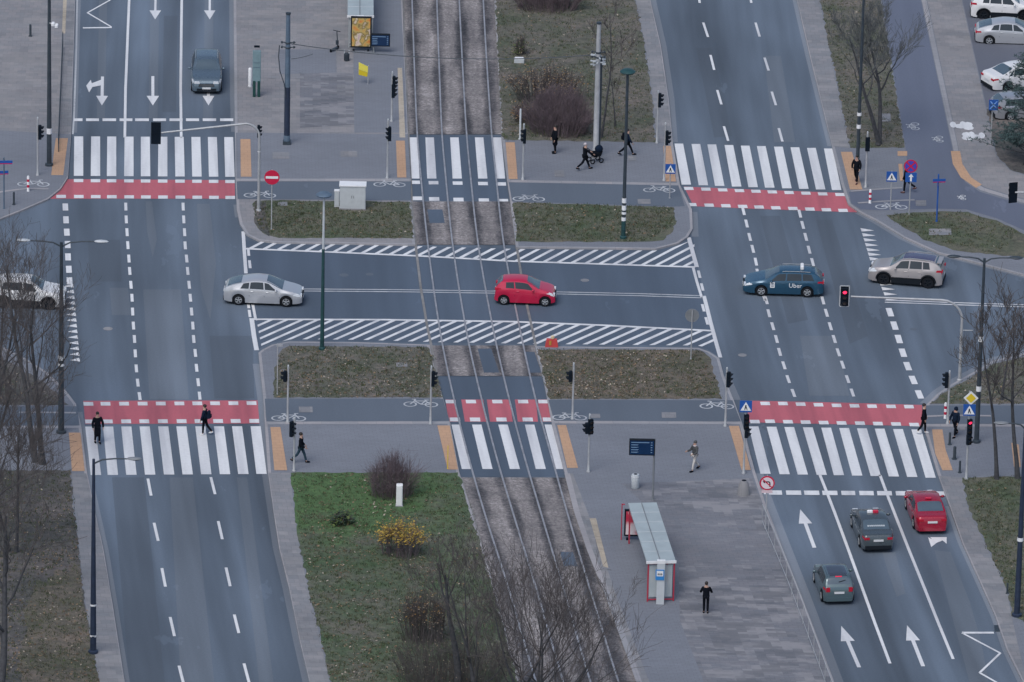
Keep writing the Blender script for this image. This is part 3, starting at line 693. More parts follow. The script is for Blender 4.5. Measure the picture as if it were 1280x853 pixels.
dashes([Q_(x, 0) for x in (302, 437, 613, 785, 920)], 12.6, 4.4, .8, 'tram_crossing_dashes')
dashes([Q_(x, 118) for x in (330, 464, 640, 815, 950)], 12.8, 4.8, .8, 'tram_crossing_dashes')
# guide dashes across the junction
def guide(pts, w, hl, nm='guide_dashes'):
    """short dashes of width w (m) centred on the traced places, hl = half length in the survey picture"""
    m = PM_()
    for i, p in enumerate(pts):
        a, b_ = pts[max(i - 1, 0)], pts[min(i + 1, len(pts) - 1)]
        sl = (b_[0] - a[0]) / (b_[1] - a[1]) if b_ != a else .1
        P, Q = G(p[0] - sl * hl, p[1] - hl, ZM), G(p[0] + sl * hl, p[1] + hl, ZM)
        d = (Q - P).normalized(); n = Vector((-d.y, d.x, 0)) * (w / 2)
        m.poly([tuple(P + n), tuple(P - n), tuple(Q - n), tuple(Q + n)])
    fixed(m, nm, WHITE)
guide([E_(x, y) for x, y in ((610, 188), (612, 250), (616, 312), (620, 375), (625, 440), (629, 500), (635, 567), (640, 630), (643, 697), (647, 765), (652, 830))] + [I_(656, 85), I_(661, 158), I_(668, 227), I_(677, 292)], .17, 4.9)
guide([E_(x, y) for x, y in ((888, 188), (891, 250), (895, 312), (898, 376), (905, 440), (910, 500), (917, 567), (923, 630), (929, 697), (935, 765), (939, 830))] + [I_(947, 83), I_(953, 155), I_(961, 225), I_(968, 290)], .17, 4.9)
guide([E_(x, y) for x, y in ((317, 190), (320, 252), (324, 312), (328, 372), (330, 432), (334, 492), (337, 548))], .32, 4.4)
guide([G_(x, y) for x, y in ((1200, 210), (1215, 270), (1230, 335), (1245, 393), (1260, 455))] + [(947, 341), (951, 357), (955, 371.5)] + [H_(x, y) for x, y in ((30, 642), (43, 705), (62, 768), (80, 830))] + [L4(x, y) for x, y in ((95, 78), (116, 143), (137, 210), (162, 277))], .17, 4.9)
guide([H_(x, y) for x, y in ((193, 222), (207, 277), (222, 335), (238, 397), (255, 457))] + [(1019, 341), (1023.5, 357)] + [H_(x, y) for x, y in ((305, 643), (322, 703), (341, 768), (360, 830))] + [L4(x, y) for x, y in ((380, 80), (401, 140), (425, 210), (448, 275))], .17, 4.9)
guide([H_(x, y) for x, y in ((630, 700), (652, 765), (673, 830))] + [L4(x, y) for x, y in ((693, 82), (716, 147), (743, 214), (773, 284))], .34, 5.2)
# lane dashes on the open stretches
def two_m(lst, nm='lane_dashes'):
    m = PM_()
    for a, b_ in lst:
        P, Q = G(*a, ZM), G(*b_, ZM); d = (Q - P).normalized(); n = Vector((-d.y, d.x, 0)) * .075
        m.poly([tuple(P + n), tuple(P - n), tuple(Q - n), tuple(Q + n)])
    fixed(m, nm, WHITE)
two_m([(I_(717, 692), I_(733, 775)), (M4(747, 80), M4(767, 168)), (M4(785, 300), M4(802, 390)), (M4(825, 537), M4(846, 630)), (M4(868, 773), M4(892, 868)), ((237, 898), (243, 925))])
two_m([(I_(1022, 685), I_(1043, 768)), (M4(1058, 72), M4(1078, 160)), (M4(1096, 297), M4(1116, 388)), (M4(1136, 525), M4(1158, 615)), (M4(1183, 762), M4(1208, 856)), ((320, 895), (326, 922))])
two_m([(C_(978, -40), C_(988, 15)), (C_(1005, 110), C_(1028, 180)), (C_(1040, 267), C_(1058, 340)), (C_(1073, 437), C_(1093, 507)), (C_(1105, 613), C_(1126, 684))])
two_m([(C_(1228, -40), C_(1238, 15)), ((944.4, 28.4), (949.6, 46)), (D_(22, 280), D_(42, 343)), (D_(57, 445), D_(77, 511)), (D_(91, 622), D_(109, 687))])
# give-way triangles
m = PM_()
for y in (300, 324, 348, 372, 396, 418, 440):
    x = 487 + (y - 300) * .30; m.q([H_(x, y - 8), H_(x + 66, y + 4), H_(x + 6, y + 9)])
for y in (465, 490, 515, 540, 562, 585, 610, 634):
    x = 530 + (y - 440) * .40; m.q([H_(x, y - 8), H_(x + 68, y + 4), H_(x + 6, y + 9)])
fixed(m, 'give_way_teeth', WHITE)
m = PM_()
for k in range(14):
    y = 357.5 + k * 7.1; x = 79.6 + (y - 357) * .085; m.q([(x + 11.5, y - 2.3), (x + 12.6, y + 2.4), (x, y + .6)])
fixed(m, 'give_way_teeth', WHITE)
# arrows
def arrow(tip, tail, hw, hl, sw, extra=None):
    """tip and tail traced; head half width, head length and shaft half width in metres"""
    T, S = G(*tip, ZM), G(*tail, ZM); d = (S - T).normalized(); n = Vector((-d.y, d.x, 0)); m = PM_()
    bs = T + d * hl
    m.poly([tuple(T), tuple(bs + n * hw), tuple(bs - n * hw)])
    m.poly([tuple(bs + n * sw), tuple(bs - n * sw), tuple(S - n * sw), tuple(S + n * sw)])
    for i, q in enumerate(extra or ()): m.q([A(*p) for p in q], ZM + .003 * (i + 1))
    fixed(m, 'lane_arrow', WHITE)
arrow(A(752, 95), A(755, -60), .36, 1.75, .07)
arrow(A(1017, 95), A(1017, -60), .36, 1.75, .07)
arrow(A(741, 512), A(741, 370), .38, 1.75, .09)
arrow(A(1011, 512), A(1010, 370), .36, 1.75, .09)
arrow(A(494, 512), A(497, 372), .36, 1.75, .09, [[(500, 384), (502, 412), (438, 425), (430, 410)], [(418, 416), (440, 388), (445, 404), (447, 425), (432, 449)]])
arrow(P4(195, 15), P4(264, 201), .36, 2.0, .10)
arrow(P4(394, 580), P4(481, 781), .36, 2.0, .10)
arrow(P4(713, 577), P4(791, 776), .36, 2.0, .10)
m = PM_(); m.q([P4(815, 150), P4(830, 198), P4(860, 175)]); m.q([P4(825, 150), P4(905, 150), P4(905, 182), P4(885, 166), P4(850, 180)], ZM + .003)
fixed(m, 'lane_arrow', WHITE)
px_ribbon('bus_stop_zigzag', [A(560, -14), A(425, 62)], .12, ZM, WHITE); px_ribbon('bus_stop_zigzag', [A(423, 62), A(540, 131)], .12, ZM, WHITE); px_ribbon('bus_stop_zigzag', [A(542, 134), A(402, 136)], .22, ZM, WHITE)
for a, b_ in (((1134, 613), (980, 613)), ((980, 614), (1165, 712)), ((1165, 712), (1065, 807)), ((1065, 807), (1210, 890)), ((1210, 890), (1100, 985))):
    px_ribbon('bus_stop_zigzag', [P4(*a), P4(*b_)], .24 if a[1] == b_[1] else .13, ZM, WHITE)
# hatched areas of the side street
def hat_line(pts): return lambda x: next(y0 + (y1 - y0) * (x - x0) / (x1 - x0) for (x0, y0), (x1, y1) in zip(pts, pts[1:]) if x0 <= x <= x1 or x1 == pts[-1][0] and x > x1)
top_edge = [(300, 298), (320, 299.5), (346, 305), (430, 305.5), (520, 308), (645, 311.5), (821, 313.5), (846, 309), (870, 298), (900, 298)]
up_line = [(305, 311), (420, 315.5), (532, 320.5), (640, 326.6), (760, 330.5), (869, 334), (900, 335)]
lo_line = [(315, 399.3), (480, 399.8), (640, 402.2), (760, 407), (892, 413.7), (930, 415)]
lo_edge = [(300, 432), (322, 436), (345, 428.5), (365, 424), (450, 424.8), (537, 427.5), (672, 430), (770, 431), (872, 432), (888, 435.5), (930, 446)]
te, ul_, ll_, le = map(hat_line, (top_edge, up_line, lo_line, lo_edge))
m = PM_()
x = 309.0
while x < 866:
    # climb from the line towards the kerb
    pts = []
    for x0 in (x, x + 5.6):
        yb = ul_(x0); xt, yt = x0, yb
        while yt > te(min(xt, 890)) and xt < 868 - (yt < 300) * 6: xt += .5; yt -= .262
        pts.append(((x0, yb), (xt, yt)))
    m.q([pts[0][0], pts[1][0], pts[1][1], pts[0][1]])
    x += 17.5
x = 318.0
while x < 915:
    pts = []
    for x0 in (x, x + 6.2):
        yt = ll_(x0); xb, yb = x0, yt
        while yb < le(max(xb, 301)) and xb > 321 + (yb - 400) * .18: xb -= .5; yb += .222
        pts.append(((x0, yt), (xb, yb)))
    xlim = 893
    if x < xlim - 6: m.q([pts[0][0], pts[1][0], pts[1][1], pts[0][1]])
    else:
        # begin at the end bar instead of the line
        def cut(p):
            (x0, y0), (x1, y1) = p
            if x0 > xlim:
                t = (x0 - xlim) / max(x0 - x1, .01); return ((xlim, y0 + (y1 - y0) * t), (x1, y1))
            return p
        a, b_ = cut(pts[0]), cut(pts[1])
        if a[0][0] - a[1][0] > 1 and b_[0][0] - b_[1][0] > 1: m.q([a[0], b_[0], b_[1], a[1]])
    x += 19.2
fixed(m, 'hatching', WHITE)
px_ribbon('edge_line', up_line[:-1], .24, ZM + .003, WHITE)
px_ribbon('edge_line', [(317, 399.3)] + lo_line[1:-1], .24, ZM + .003, WHITE)
for pts, w in (([(304, 289.5), (305.5, 315), (307.5, 342)], .20), ([(316, 381), (319.5, 399)], .16), ([(314.5, 398), (317.5, 420), (320.8, 438)], .26), ([(861, 297), (866, 316), (871, 334)], .24), ([(866.5, 335), (871, 352), (877, 371.5)], .16), ([(880, 370), (888, 402), (895, 428), (900.5, 447)], .22)):
    px_ribbon('end_bar', pts, w, ZM + .006, WHITE)
guide([(310.6, 315), (312.2, 330.5)], .16, 5); guide([(312, 392), (310.5, 381)], .16, 4.5); guide([(874, 343), (877.8, 359)], .16, 4.6); guide([(879, 385), (883.4, 401.3)], .16, 4.6)
for dy in (-1.3, 1.3):
    px_ribbon('centre_line', [(370, 362.6 + dy), (500, 363.6 + dy), (619, 365.4 + dy), (700, 366.4 + dy), (800, 368.6 + dy), (877, 371.2 + dy)], .12, ZM, WORN)
    px_ribbon('centre_line', [(1106, 376.6 + dy), (1200, 380 + dy), (1330, 384 + dy)], .12, ZM, WHITE)
# manhole covers on the carriageways
for x, y, w, mt in ((135, 411, 12, VERGE), (430, 344, 12, ASPB), (731, 350.5, 11, VERGE), (928, 444, 11, VERGE), (462, 343, 10, ASPB), (1142, 411.5, 9, ASPB)):
    c = G(x, y, .006); mb = MB(); mb.poly([(c.x + w / 44 * math.cos(t * math.pi / 8), c.y + w / 44 * math.sin(t * math.pi / 8), .006) for t in range(16)])
    fixed(mb, 'manhole_cover', mt)
# cycle symbols
def cycle_symbol(px, py, z=None, flip=1, length=2.0, mat=WORN, turn=0):
    c = G(px, py, z if z is not None else z3); m = PM_(); k = length / 2.0; lift = [0.0]
    def pt(u, v):
        u *= flip * k; v *= k
        if turn: u, v = -v, u
        return (c.x + u, c.y + v, c.z + lift[0])
    def ring(cx, cy, r):
        for i in range(14):
            a, b_ = i * math.tau / 14, (i + 1) * math.tau / 14
            m.poly([pt(cx + (r - .09) * math.cos(a), cy + (r - .09) * math.sin(a)), pt(cx + r * math.cos(a), cy + r * math.sin(a)), pt(cx + r * math.cos(b_), cy + r * math.sin(b_)), pt(cx + (r - .09) * math.cos(b_), cy + (r - .09) * math.sin(b_))])
    def bar(a, b_, w=.09):
        lift[0] += .0006; d = Vector((b_[0] - a[0], b_[1] - a[1], 0)).normalized(); n = (-d.y * w / 2, d.x * w / 2)
        m.poly([pt(a[0] + n[0], a[1] + n[1]), pt(a[0] - n[0], a[1] - n[1]), pt(b_[0] - n[0], b_[1] - n[1]), pt(b_[0] + n[0], b_[1] + n[1])])
    ring(-.58, -.2, .38); ring(.58, -.2, .38); lift[0] = .001
    for a, b_ in (((-.58, -.2), (-.25, .3)), ((-.25, .3), (.35, .3)), ((.35, .3), (.58, -.2)), ((-.58, -.2), (-.02, -.2)), ((-.02, -.2), (-.3, .45)), ((-.02, -.2), (.35, .3)), ((.35, .3), (.30, .52)), ((.30, .52), (.5, .55)), ((-.42, .45), (-.18, .45))): bar(a, b_)
    fixed(m, 'cycle_symbol', mat)
for x, y, f in ((325, 243, 1), (487, 229.5, -1), (661, 247.5, 1), (824, 236.5, -1), (1114, 257.5, 1), (361, 521.5, 1), (526, 504, -1), (712, 520.5, 1), (896, 506.5, -1), (42, 229, 1)): cycle_symbol(x, y, None, f)
cycle_symbol(1141, 158, None, 1, 1.4, WORN, 1); cycle_symbol(1172, 174, None, 1, 1.2, WORN, 1); cycle_symbol(1202, 247, None, 1, 0.9, WHITE, 1)
# walker symbols on the warm pavement
for x, y in ((1203, 158), (1216, 171)):
    c = G(x, y, z3); m = PM_(); f = 1 if y < 165 else -1
    dz = 0.0
    for u, v, a, b_ in ((-.55, .25, .2, .28), (-.1, 0, .38, .22), (.35, .35, .3, .22), (.35, -.3, .34, .2), (0.05, .3, .2, .3)):
        m.poly([(c.x + f * u + a * math.cos(t * math.pi / 4), c.y + v + b_ * 2 * math.sin(t * math.pi / 4), c.z + dz) for t in range(8)]); dz += .0012
        m.poly([(c.x + f * (u - .2), c.y + v - .08, c.z + dz), (c.x + f * (u + .25), c.y - .08, c.z + dz), (c.x + f * (u + .25), c.y + .12, c.z + dz), (c.x + f * (u - .2), c.y + v + .12, c.z + dz)]); dz += .0012
    fixed(m, 'walker_symbol', WHITE)
# thin kerb stones beside the banded posts
for pts in ([E_(-60, 128), E_(30, 112), E_(130, 100), E_(235, 101)], [H_(475, 170), H_(560, 164), H_(650, 159), H_(750, 155)], [L4(810, 390), L4(930, 385), L4(1120, 388)], [H_(440, 113), H_(560, 104), H_(690, 96)], [I_(92, 371), I_(230, 371), I_(368, 373)]):
    px_ribbon('kerb_line', pts, .22, z3 + .004, KERB)
# ---------------------------------------------------------------- cars
def cm_interp(tab):
    xs = [p[0] for p in tab]; ys = [p[1] for p in tab]
    ms = []
    n = len(xs)
    d = [(ys[i + 1] - ys[i]) / (xs[i + 1] - xs[i]) for i in range(n - 1)]
    for i in range(n):                                   # monotone tangents
        if i == 0: ms.append(d[0])
        elif i == n - 1: ms.append(d[-1])
        else: ms.append(0.0 if d[i - 1] * d[i] <= 0 else 2 * d[i - 1] * d[i] / (d[i - 1] + d[i]))
    def f(x):
        x = max(xs[0], min(xs[-1], x)); i = max(j for j in range(n - 1) if xs[j] <= x)
        h = xs[i + 1] - xs[i]; t = (x - xs[i]) / h
        return (2*t**3-3*t*t+1)*ys[i] + (t**3-2*t*t+t)*h*ms[i] + (-2*t**3+3*t*t)*ys[i+1] + (t**3-t*t)*h*ms[i+1]
    return f

CARS = {
 'liftback': dict(L=4.46, W=1.745, xr=.86, wb=2.70, r=.315, zt=[(0, .62), (.05, .92), (.22, 1.06), (.9, 1.31), (1.9, 1.49), (2.35, 1.46), (3.35, 1.03), (3.6, .96), (4.15, .82), (4.40, .66), (4.46, .45)],
   belt=[(0, .88), (1.2, .98), (3.3, .90), (4.46, .66)], ws=(2.42, 3.38), rw=(.22, 1.0), side=[((.95, 1.42), (1.12, 1.46)), ((1.49, 2.28), (1.53, 2.24)), ((2.35, 3.10), (2.31, 2.55))]),
 'small_hatch': dict(L=3.43, W=1.63, xr=.52, wb=2.34, r=.285, zt=[(0, .55), (.04, .92), (.20, 1.22), (.45, 1.40), (1.3, 1.465), (1.75, 1.42), (2.55, 1.02), (2.75, .96), (3.2, .82), (3.38, .64), (3.43, .45)],
   belt=[(0, .98), (.5, 1.0), (2.5, .88), (3.43, .68)], ws=(1.80, 2.56), rw=(.10, .42), side=[((.62, 1.10), (.62, 1.06)), ((1.17, 2.28), (1.12, 1.86))]),
 'estate': dict(L=4.58, W=1.77, xr=.93, wb=2.62, r=.315, zt=[(0, .58), (.04, .92), (.18, 1.12), (.55, 1.40), (.9, 1.455), (2.0, 1.475), (2.5, 1.43), (3.35, 1.03), (3.6, .96), (4.2, .80), (4.52, .64), (4.58, .45)],
   belt=[(0, .95), (1.0, .96), (3.3, .88), (4.58, .68)], ws=(2.52, 3.38), rw=(.10, .52), side=[((.55, 1.20), (.72, 1.22)), ((1.27, 2.12), (1.29, 2.08)), ((2.19, 3.10), (2.15, 2.62))]),
 'suv': dict(L=4.28, W=1.79, xr=.80, wb=2.555, r=.35, zt=[(0, .70), (.04, 1.02), (.20, 1.32), (.50, 1.54), (.9, 1.62), (1.8, 1.655), (2.3, 1.60), (3.05, 1.15), (3.3, 1.08), (3.95, .97), (4.22, .78), (4.28, .50)],
   belt=[(0, 1.12), (.9, 1.10), (3.0, 1.00), (4.28, .80)], ws=(2.32, 3.07), rw=(.12, .46), side=[((.72, 1.12), (.80, 1.15)), ((1.19, 1.90), (1.21, 1.87)), ((1.97, 2.82), (1.94, 2.42))]),
 'large_suv': dict(L=4.66, W=1.89, xr=.93, wb=2.87, r=.37, zt=[(0, .70), (.04, 1.02), (.22, 1.34), (.55, 1.56), (1.0, 1.63), (2.0, 1.645), (2.5, 1.58), (3.25, 1.16), (3.5, 1.10), (4.30, .98), (4.60, .78), (4.66, .50)],
   belt=[(0, 1.12), (1.0, 1.10), (3.2, 1.02), (4.66, .82)], ws=(2.52, 3.28), rw=(.12, .5), side=[((.75, 1.25), (.85, 1.28)), ((1.32, 2.10), (1.34, 2.07)), ((2.17, 3.02), (2.14, 2.62))]),
 'sedan': dict(L=4.65, W=1.80, xr=1.0, wb=2.70, r=.32, zt=[(0, .62), (.04, .90), (.14, 1.01), (.55, 1.05), (.8, 1.10), (1.45, 1.37), (2.1, 1.44), (2.55, 1.41), (3.4, 1.02), (3.65, .95), (4.3, .80), (4.6, .62), (4.65, .45)],
   belt=[(0, .90), (1.0, .95), (3.4, .89), (4.65, .66)], ws=(2.60, 3.44), rw=(.72, 1.42), side=[((1.02, 1.30), (1.36, 1.48)), ((1.36, 2.14), (1.52, 2.11)), ((2.21, 3.14), (2.17, 2.68))]),
 'round_hatch': dict(L=3.85, W=1.73, xr=.66, wb=2.50, r=.315, zt=[(0, .60), (.05, .94), (.18, 1.10), (.42, 1.42), (.75, 1.50), (1.7, 1.525), (2.1, 1.47), (2.65, 1.07), (2.85, 1.0), (3.5, .88), (3.8, .66), (3.85, .45)],
   belt=[(0, .95), (.6, .96), (2.6, .90), (3.85, .72)], ws=(2.12, 2.66), rw=(.19, .46), side=[((.58, 1.12), (.66, 1.10)), ((1.19, 2.44), (1.15, 2.16))]),
}

def build_car(t, kind, paint, opts):
    S = CARS[kind]; Ln, Wd = S['L'], S['W']; zt, belt = cm_interp(S['zt']), cm_interp(S['belt'])
    xr, xf, rw_ = S['xr'], S['xr'] + S['wb'], S['r']; arch = rw_ + .055
    mid = (xr + xf) / 2
    def half(x):
        u = abs(x - Ln * .5) / (Ln * .5)
        return Wd / 2 * (1 - .07 * u ** 3 - .13 * u ** 12)
    def section(x):
        top = zt(x); zs = min(belt(x), top - .035); w = half(x)
        zb = .17 + .08 * (abs(x - Ln / 2) / (Ln / 2)) ** 10
        for xc in (xr, xf):
            d = abs(x - xc)
            if d < arch: zb = max(zb, rw_ + math.sqrt(arch * arch - d * d))
        zb = min(zb, zs - .12)
        z4 = zs + (top - zs) * .86
        wb_ = w * .955
        y4 = wb_ - (z4 - zs) * .36 - .012
        return [(w * .955, zb), (w, zb + .50 * (zs - zb)), (w * .992, zb + .82 * (zs - zb)), (wb_, zs), (y4, z4), (y4 - .10, z4 + (top - z4) * .62), (y4 * .45, top - (top - z4) * .06), (0, top)]
    xs = sorted({round(Ln * i / 46, 4) for i in range(47)} | {round(xc + arch * math.sin(a * math.pi / 12), 4) for xc in (xr, xf) for a in range(-6, 7)} | {.03, .1, Ln - .03, Ln - .1} | {round(xc + s * (arch + .004), 4) for xc in (xr, xf) for s in (-1, 1)})
    b = MB(); n = 15
    for x in xs:
        sc = section(x)
        ring = [(x - mid, -y, z) for y, z in sc] + [(x - mid, y, z) for y, z in reversed(sc[:-1])]
        b.v += ring
    for i in range(len(xs) - 1):
        for k in range(n - 1):
            b.f.append((i * n + k, (i + 1) * n + k, (i + 1) * n + k + 1, i * n + k + 1)); b.mi.append(0)
    b.f.append(tuple(range(n))); b.f.append(tuple(reversed(range((len(xs) - 1) * n, len(xs) * n)))); b.mi += [0, 0]
    body = b.build('body', paint, t, 38)
    # underbody, hung low to deepen the shade beneath the car
    u = MB(); u.box((Ln / 2 - mid, 0, .30), (Ln * .90, Wd * .86, .38)); u.build('underbody', CLAD, t)
    def srf(x, y, off=.006):
        sc = section(x); ya = abs(y)
        for (y0, z0), (y1, z1_) in zip(sc[3:], sc[4:]):
            if y1 <= ya <= y0 + 1e-6: return z0 + (z1_ - z0) * ((y0 - ya) / max(y0 - y1, 1e-5)) + off
        return sc[-1][1] + off
    def top_patch(x0, x1, fr0, fr1, nx=8, ny=8):
        m = MB()
        for i in range(nx + 1):
            x = x0 + (x1 - x0) * i / nx; fr = fr0 + (fr1 - fr0) * i / nx; yy = (section(x)[4][0]) * fr
            for j in range(ny + 1):
                y = -yy + 2 * yy * j / ny; m.v.append((x - mid, y, srf(x, y)))
        for i in range(nx):
            for j in range(ny):
                m.f.append((i * (ny + 1) + j, (i + 1) * (ny + 1) + j, (i + 1) * (ny + 1) + j + 1, i * (ny + 1) + j + 1)); m.mi.append(0)
        return m
    top_patch(S['ws'][0] + .02, S['ws'][1] - .04, .93, 1.0).build('windscreen', GLASS_T, t, 60)
    top_patch(S['rw'][0], S['rw'][1], .86, .90).build('rear_window', opts.get('rear_glass', GLASS_T), t, 60)
    def side_patch(xa, xb, va, vb, s, k0=3, k1=4, off=.007, nx=6, ny=3):
        m = MB()
        for j in range(ny + 1):
            v = va + (vb - va) * j / ny
            for i in range(nx + 1):
                f = i / nx; x0 = xa[0] + (xb[0] - xa[0]) * j / ny; x1 = xa[1] + (xb[1] - xa[1]) * j / ny
                x = x0 + (x1 - x0) * f; sc = section(x); y = sc[k0][0] + (sc[k1][0] - sc[k0][0]) * v; z = sc[k0][1] + (sc[k1][1] - sc[k0][1]) * v
                m.v.append((x - mid, s * (y + off), z + off * .3))
        for j in range(ny):
            for i in range(nx):
                q = (j * (nx + 1) + i, j * (nx + 1) + i + 1, (j + 1) * (nx + 1) + i + 1, (j + 1) * (nx + 1) + i)
                m.f.append(q if s < 0 else tuple(reversed(q))); m.mi.append(0)
        return m
    for s in (-1, 1):
        for bt, tp in S['side']:
            side_patch(bt, tp, .08, .90, s).build('side_window', GLASS_D, t, 60)
    # doors: seams as one dark piece per side, handles
    dx = [S['side'][-1][0][0] - .04, S['side'][-1][0][1] + .06] + ([S['side'][-2][0][0] - .03] if len(S['side']) > 2 else [])
    for s in (-1, 1):
        m = MB()
        for x in dx:
            side_patch((x, x + .02), (x, x + .02), 0, 1, s, 1, 3, .004, 1, 2).build('door_seam', CLAD, t)
        for x in ([dx[0] + .10] + ([dx[2] + .08] if len(dx) > 2 else [])):
            sc = section(x); h = MB(); h.rbox((x + .07 - mid, s * (sc[2][0] + .012), sc[2][1] + .03), (.17, .035, .035), .01); h.build('door_handle', opts.get('handle', paint), t)
    # mirrors
    xm = S['side'][-1][0][1] - .12
    for s in (-1, 1):
        m = MB(); m.ell((xm - mid, s * (half(xm) + .09), belt(xm) + .07), (.07, .115, .075)); m.box((xm - mid, s * (half(xm) - .01), belt(xm) + .03), (.05, .10, .04))
        m.build('mirror', opts.get('mirror', paint), t, 50)
    # wheels
    for xc in (xr, xf):
        for s in (-1, 1):
            wx, wy = xc - mid, s * (Wd / 2 - .115)
            ty = MB(); ty.lathe([(rw_ * .62, -.10), (rw_ * .93, -.105), (rw_, -.07), (rw_, .07), (rw_ * .93, .105), (rw_ * .62, .10)], 'Y', 22)
            wh = bpy.data.objects.new('wheel', ty.mesh('wheel', 40)); COL.objects.link(wh); wh.data.materials.append(TYRE); wh.parent = t; wh.location = (wx, wy, rw_)
            rm = MB(); rr = rw_ * .64
            rm.lathe([(rr, .10), (rr, .104), (rr * .86, .106), (rr * .84, .06)], 'Y', 22); rm.lathe([(.001, .095), (rr * .2, .095), (rr * .22, .07)], 'Y', 10)
            for k in range(5):
                a = k * math.tau / 5 + .3
                for da in (-.13, .13):
                    p0 = (rr * .15 * math.cos(a), .085, rr * .15 * math.sin(a)); p1 = (rr * .9 * math.cos(a + da), .092, rr * .9 * math.sin(a + da))
                    rm.cyl(p0, p1, .030, .024, 6)
            if s < 0: rm.v = [(x, -y, z) for x, y, z in rm.v]; rm.f = [tuple(reversed(f)) for f in rm.f]
            rm.build('rim', opts.get('rim', RIM), wh, 40)
            bk = MB(); bk.lathe([(.001, .05), (rr, .05), (rr, -.05), (.001, -.05)], 'Y', 16); bk.build('brake_disc', BLACK, wh)
    # lamps, grille, plates: patches hugging the nose and the tail
    zh = min(zt(Ln - .18), belt(Ln - .3)) 
    for s in (-1, 1):
        m = MB(); q = side_patch((Ln - .52, Ln - .075), (Ln - .46, Ln - .10), .10, .95, s, 2, 3, .012, 6, 2); m.add(q.v, q.f)
        q = side_patch((Ln - .40, Ln - .085), (Ln - .36, Ln - .12), .0, .9, s, 3, 4, .012, 5, 2); m.add(q.v, q.f)
        m.box((Ln - .085 - mid, s * half(Ln - .12) * .70, zh - .085), (.14, half(Ln) * .46, .13), 0, 0, 0, .86)
        m.build('headlight', LAMPC, t, 50)
        th = opts.get('tail', ((0.03, .38), .55, .95)); m = MB()
        q = side_patch((.03, th[0][1]), (.05, th[0][1] - .05), th[1], 1.0, s, 1, 3, .012, 5, 3); m.add(q.v, q.f)
        m.box((.035 - mid, s * half(.1) * .78, (section(.12)[3][1] + section(.12)[2][1]) / 2 - .01), (.09, half(.1) * (.34 if kind != 'round_hatch' else .26), .11 if kind != 'round_hatch' else .22))
        m.build('tail_light', opts.get('tail_mat', TAILR), t, 50)
    g = MB(); g.box((Ln - .03 - mid, 0, .62 if 'suv' in kind else .55), (.09, Wd * .50, .17), 0, 0, 0, .94); g.box((Ln - .04 - mid, 0, .34), (.11, Wd * .62, .14)); g.build('grille', CLAD, t)
    if 'suv' in kind:
        for i in range(2):
            g = MB(); g.box((Ln + .018 - mid, 0, .59 + .07 * i), (.02, Wd * .46, .022)); g.build('grille_bar', RIM, t)
    for x, z in ((Ln + .022 - mid, .44), (-.022 - mid, opts.get('plate_z', .70))):
        p = MB(); p.box((x, 0, z), (.02, .52, .115)); p.build('number_plate', PLATE, t)
    g = MB(); g.box((.02 - mid, 0, .34), (.09, Wd * .78, .20)); g.build('rear_bumper', opts.get('bumper', CLAD), t)
    if opts.get('cladding'):
        for s in (-1, 1):
            m = MB()
            q = side_patch((xr + arch + .02, xf - arch - .02), (xr + arch + .02, xf - arch - .02), 0, .85, s, 0, 1, .010, 10, 2); m.add(q.v, q.f)
            for xc in (xr, xf):
                pts = [(xc - mid + (arch + .03) * math.cos(a * math.pi / 12), s * (half(xc) + .004), rw_ + (arch + .03) * math.sin(a * math.pi / 12)) for a in range(13)]
                m.tube(pts, .045, 6)
            m.build('cladding', CLAD, t, 50)
    if opts.get('rails'):
        for s in (-1, 1):
            xs_ = [S['side'][0][1][0] + .05 + (S['ws'][0] - .2 - S['side'][0][1][0]) * i / 8 for i in range(9)]
            m = MB(); m.tube([(x - mid, s * (section(x)[4][0] - .05), srf(x, section(x)[4][0] - .06, .045)) for x in xs_], .022, 6); m.build('roof_rail', opts['rails'], t, 50)
    if opts.get('dark_roof'):
        top_patch(S['rw'][1] + .06, S['ws'][0] - .01, .90, .92, 8, 8).build('roof_panel', opts['dark_roof'], t, 60)
    if opts.get('spoiler'):
        x = S['rw'][1] - .1; m = MB(); m.box((x - .12 - mid, 0, zt(x) + .01), (.26, Wd * .62, .045)); m.build('spoiler', opts['spoiler'], t)
    if opts.get('wiper'):
        x = S['rw'][0] + .06; m = MB(); m.cyl((x - mid - .02, 0, srf(x, 0, .02)), (x + .05 - mid, -.36, srf(x + .05, .36, .02)), .018); m.build('rear_wiper', CLAD, t)
    if opts.get('brake'):
        x = S['rw'][1] - .02; m = MB(); m.box((x - mid, 0, srf(x, 0, .02)), (.06, .34, .03)); m.build('brake_light', TAILL, t)
    return S, mid, section, srf, half

def paint(name, col, rough=.3, metal=.25): return pm(name, col, rough, metal, .03, 1.5, coat=.6)
def place_car(name, kind, col, label, rear=None, front=None, rear_px=None, front_px=None, group=None, near=-1, **opts):
    """rear/front: places where the near-side tyres touch the road; or rear_px with a heading line"""
    S = CARS[kind]
    if rear:
        a, b_ = G(*rear), G(*front); d = (b_ - a).normalized(); c = (a + b_) / 2 + Vector((-d.y, d.x, 0)) * (S['W'] / 2 - .06) * (1 if near < 0 else -1)
    else:
        p, d = rear_px; p = G(*p); d = (G(*d[1]) - G(*d[0])).normalized()
        mid = S['xr'] + S['wb'] / 2
        c = p + d * (mid - .02) if front_px is None else p - d * (S['L'] - mid - .02)
    t = root(name, (c.x, c.y, 0.002), math.atan2(d.y, d.x), label, 'car', group)
    return (t,) + build_car(t, kind, col, opts)

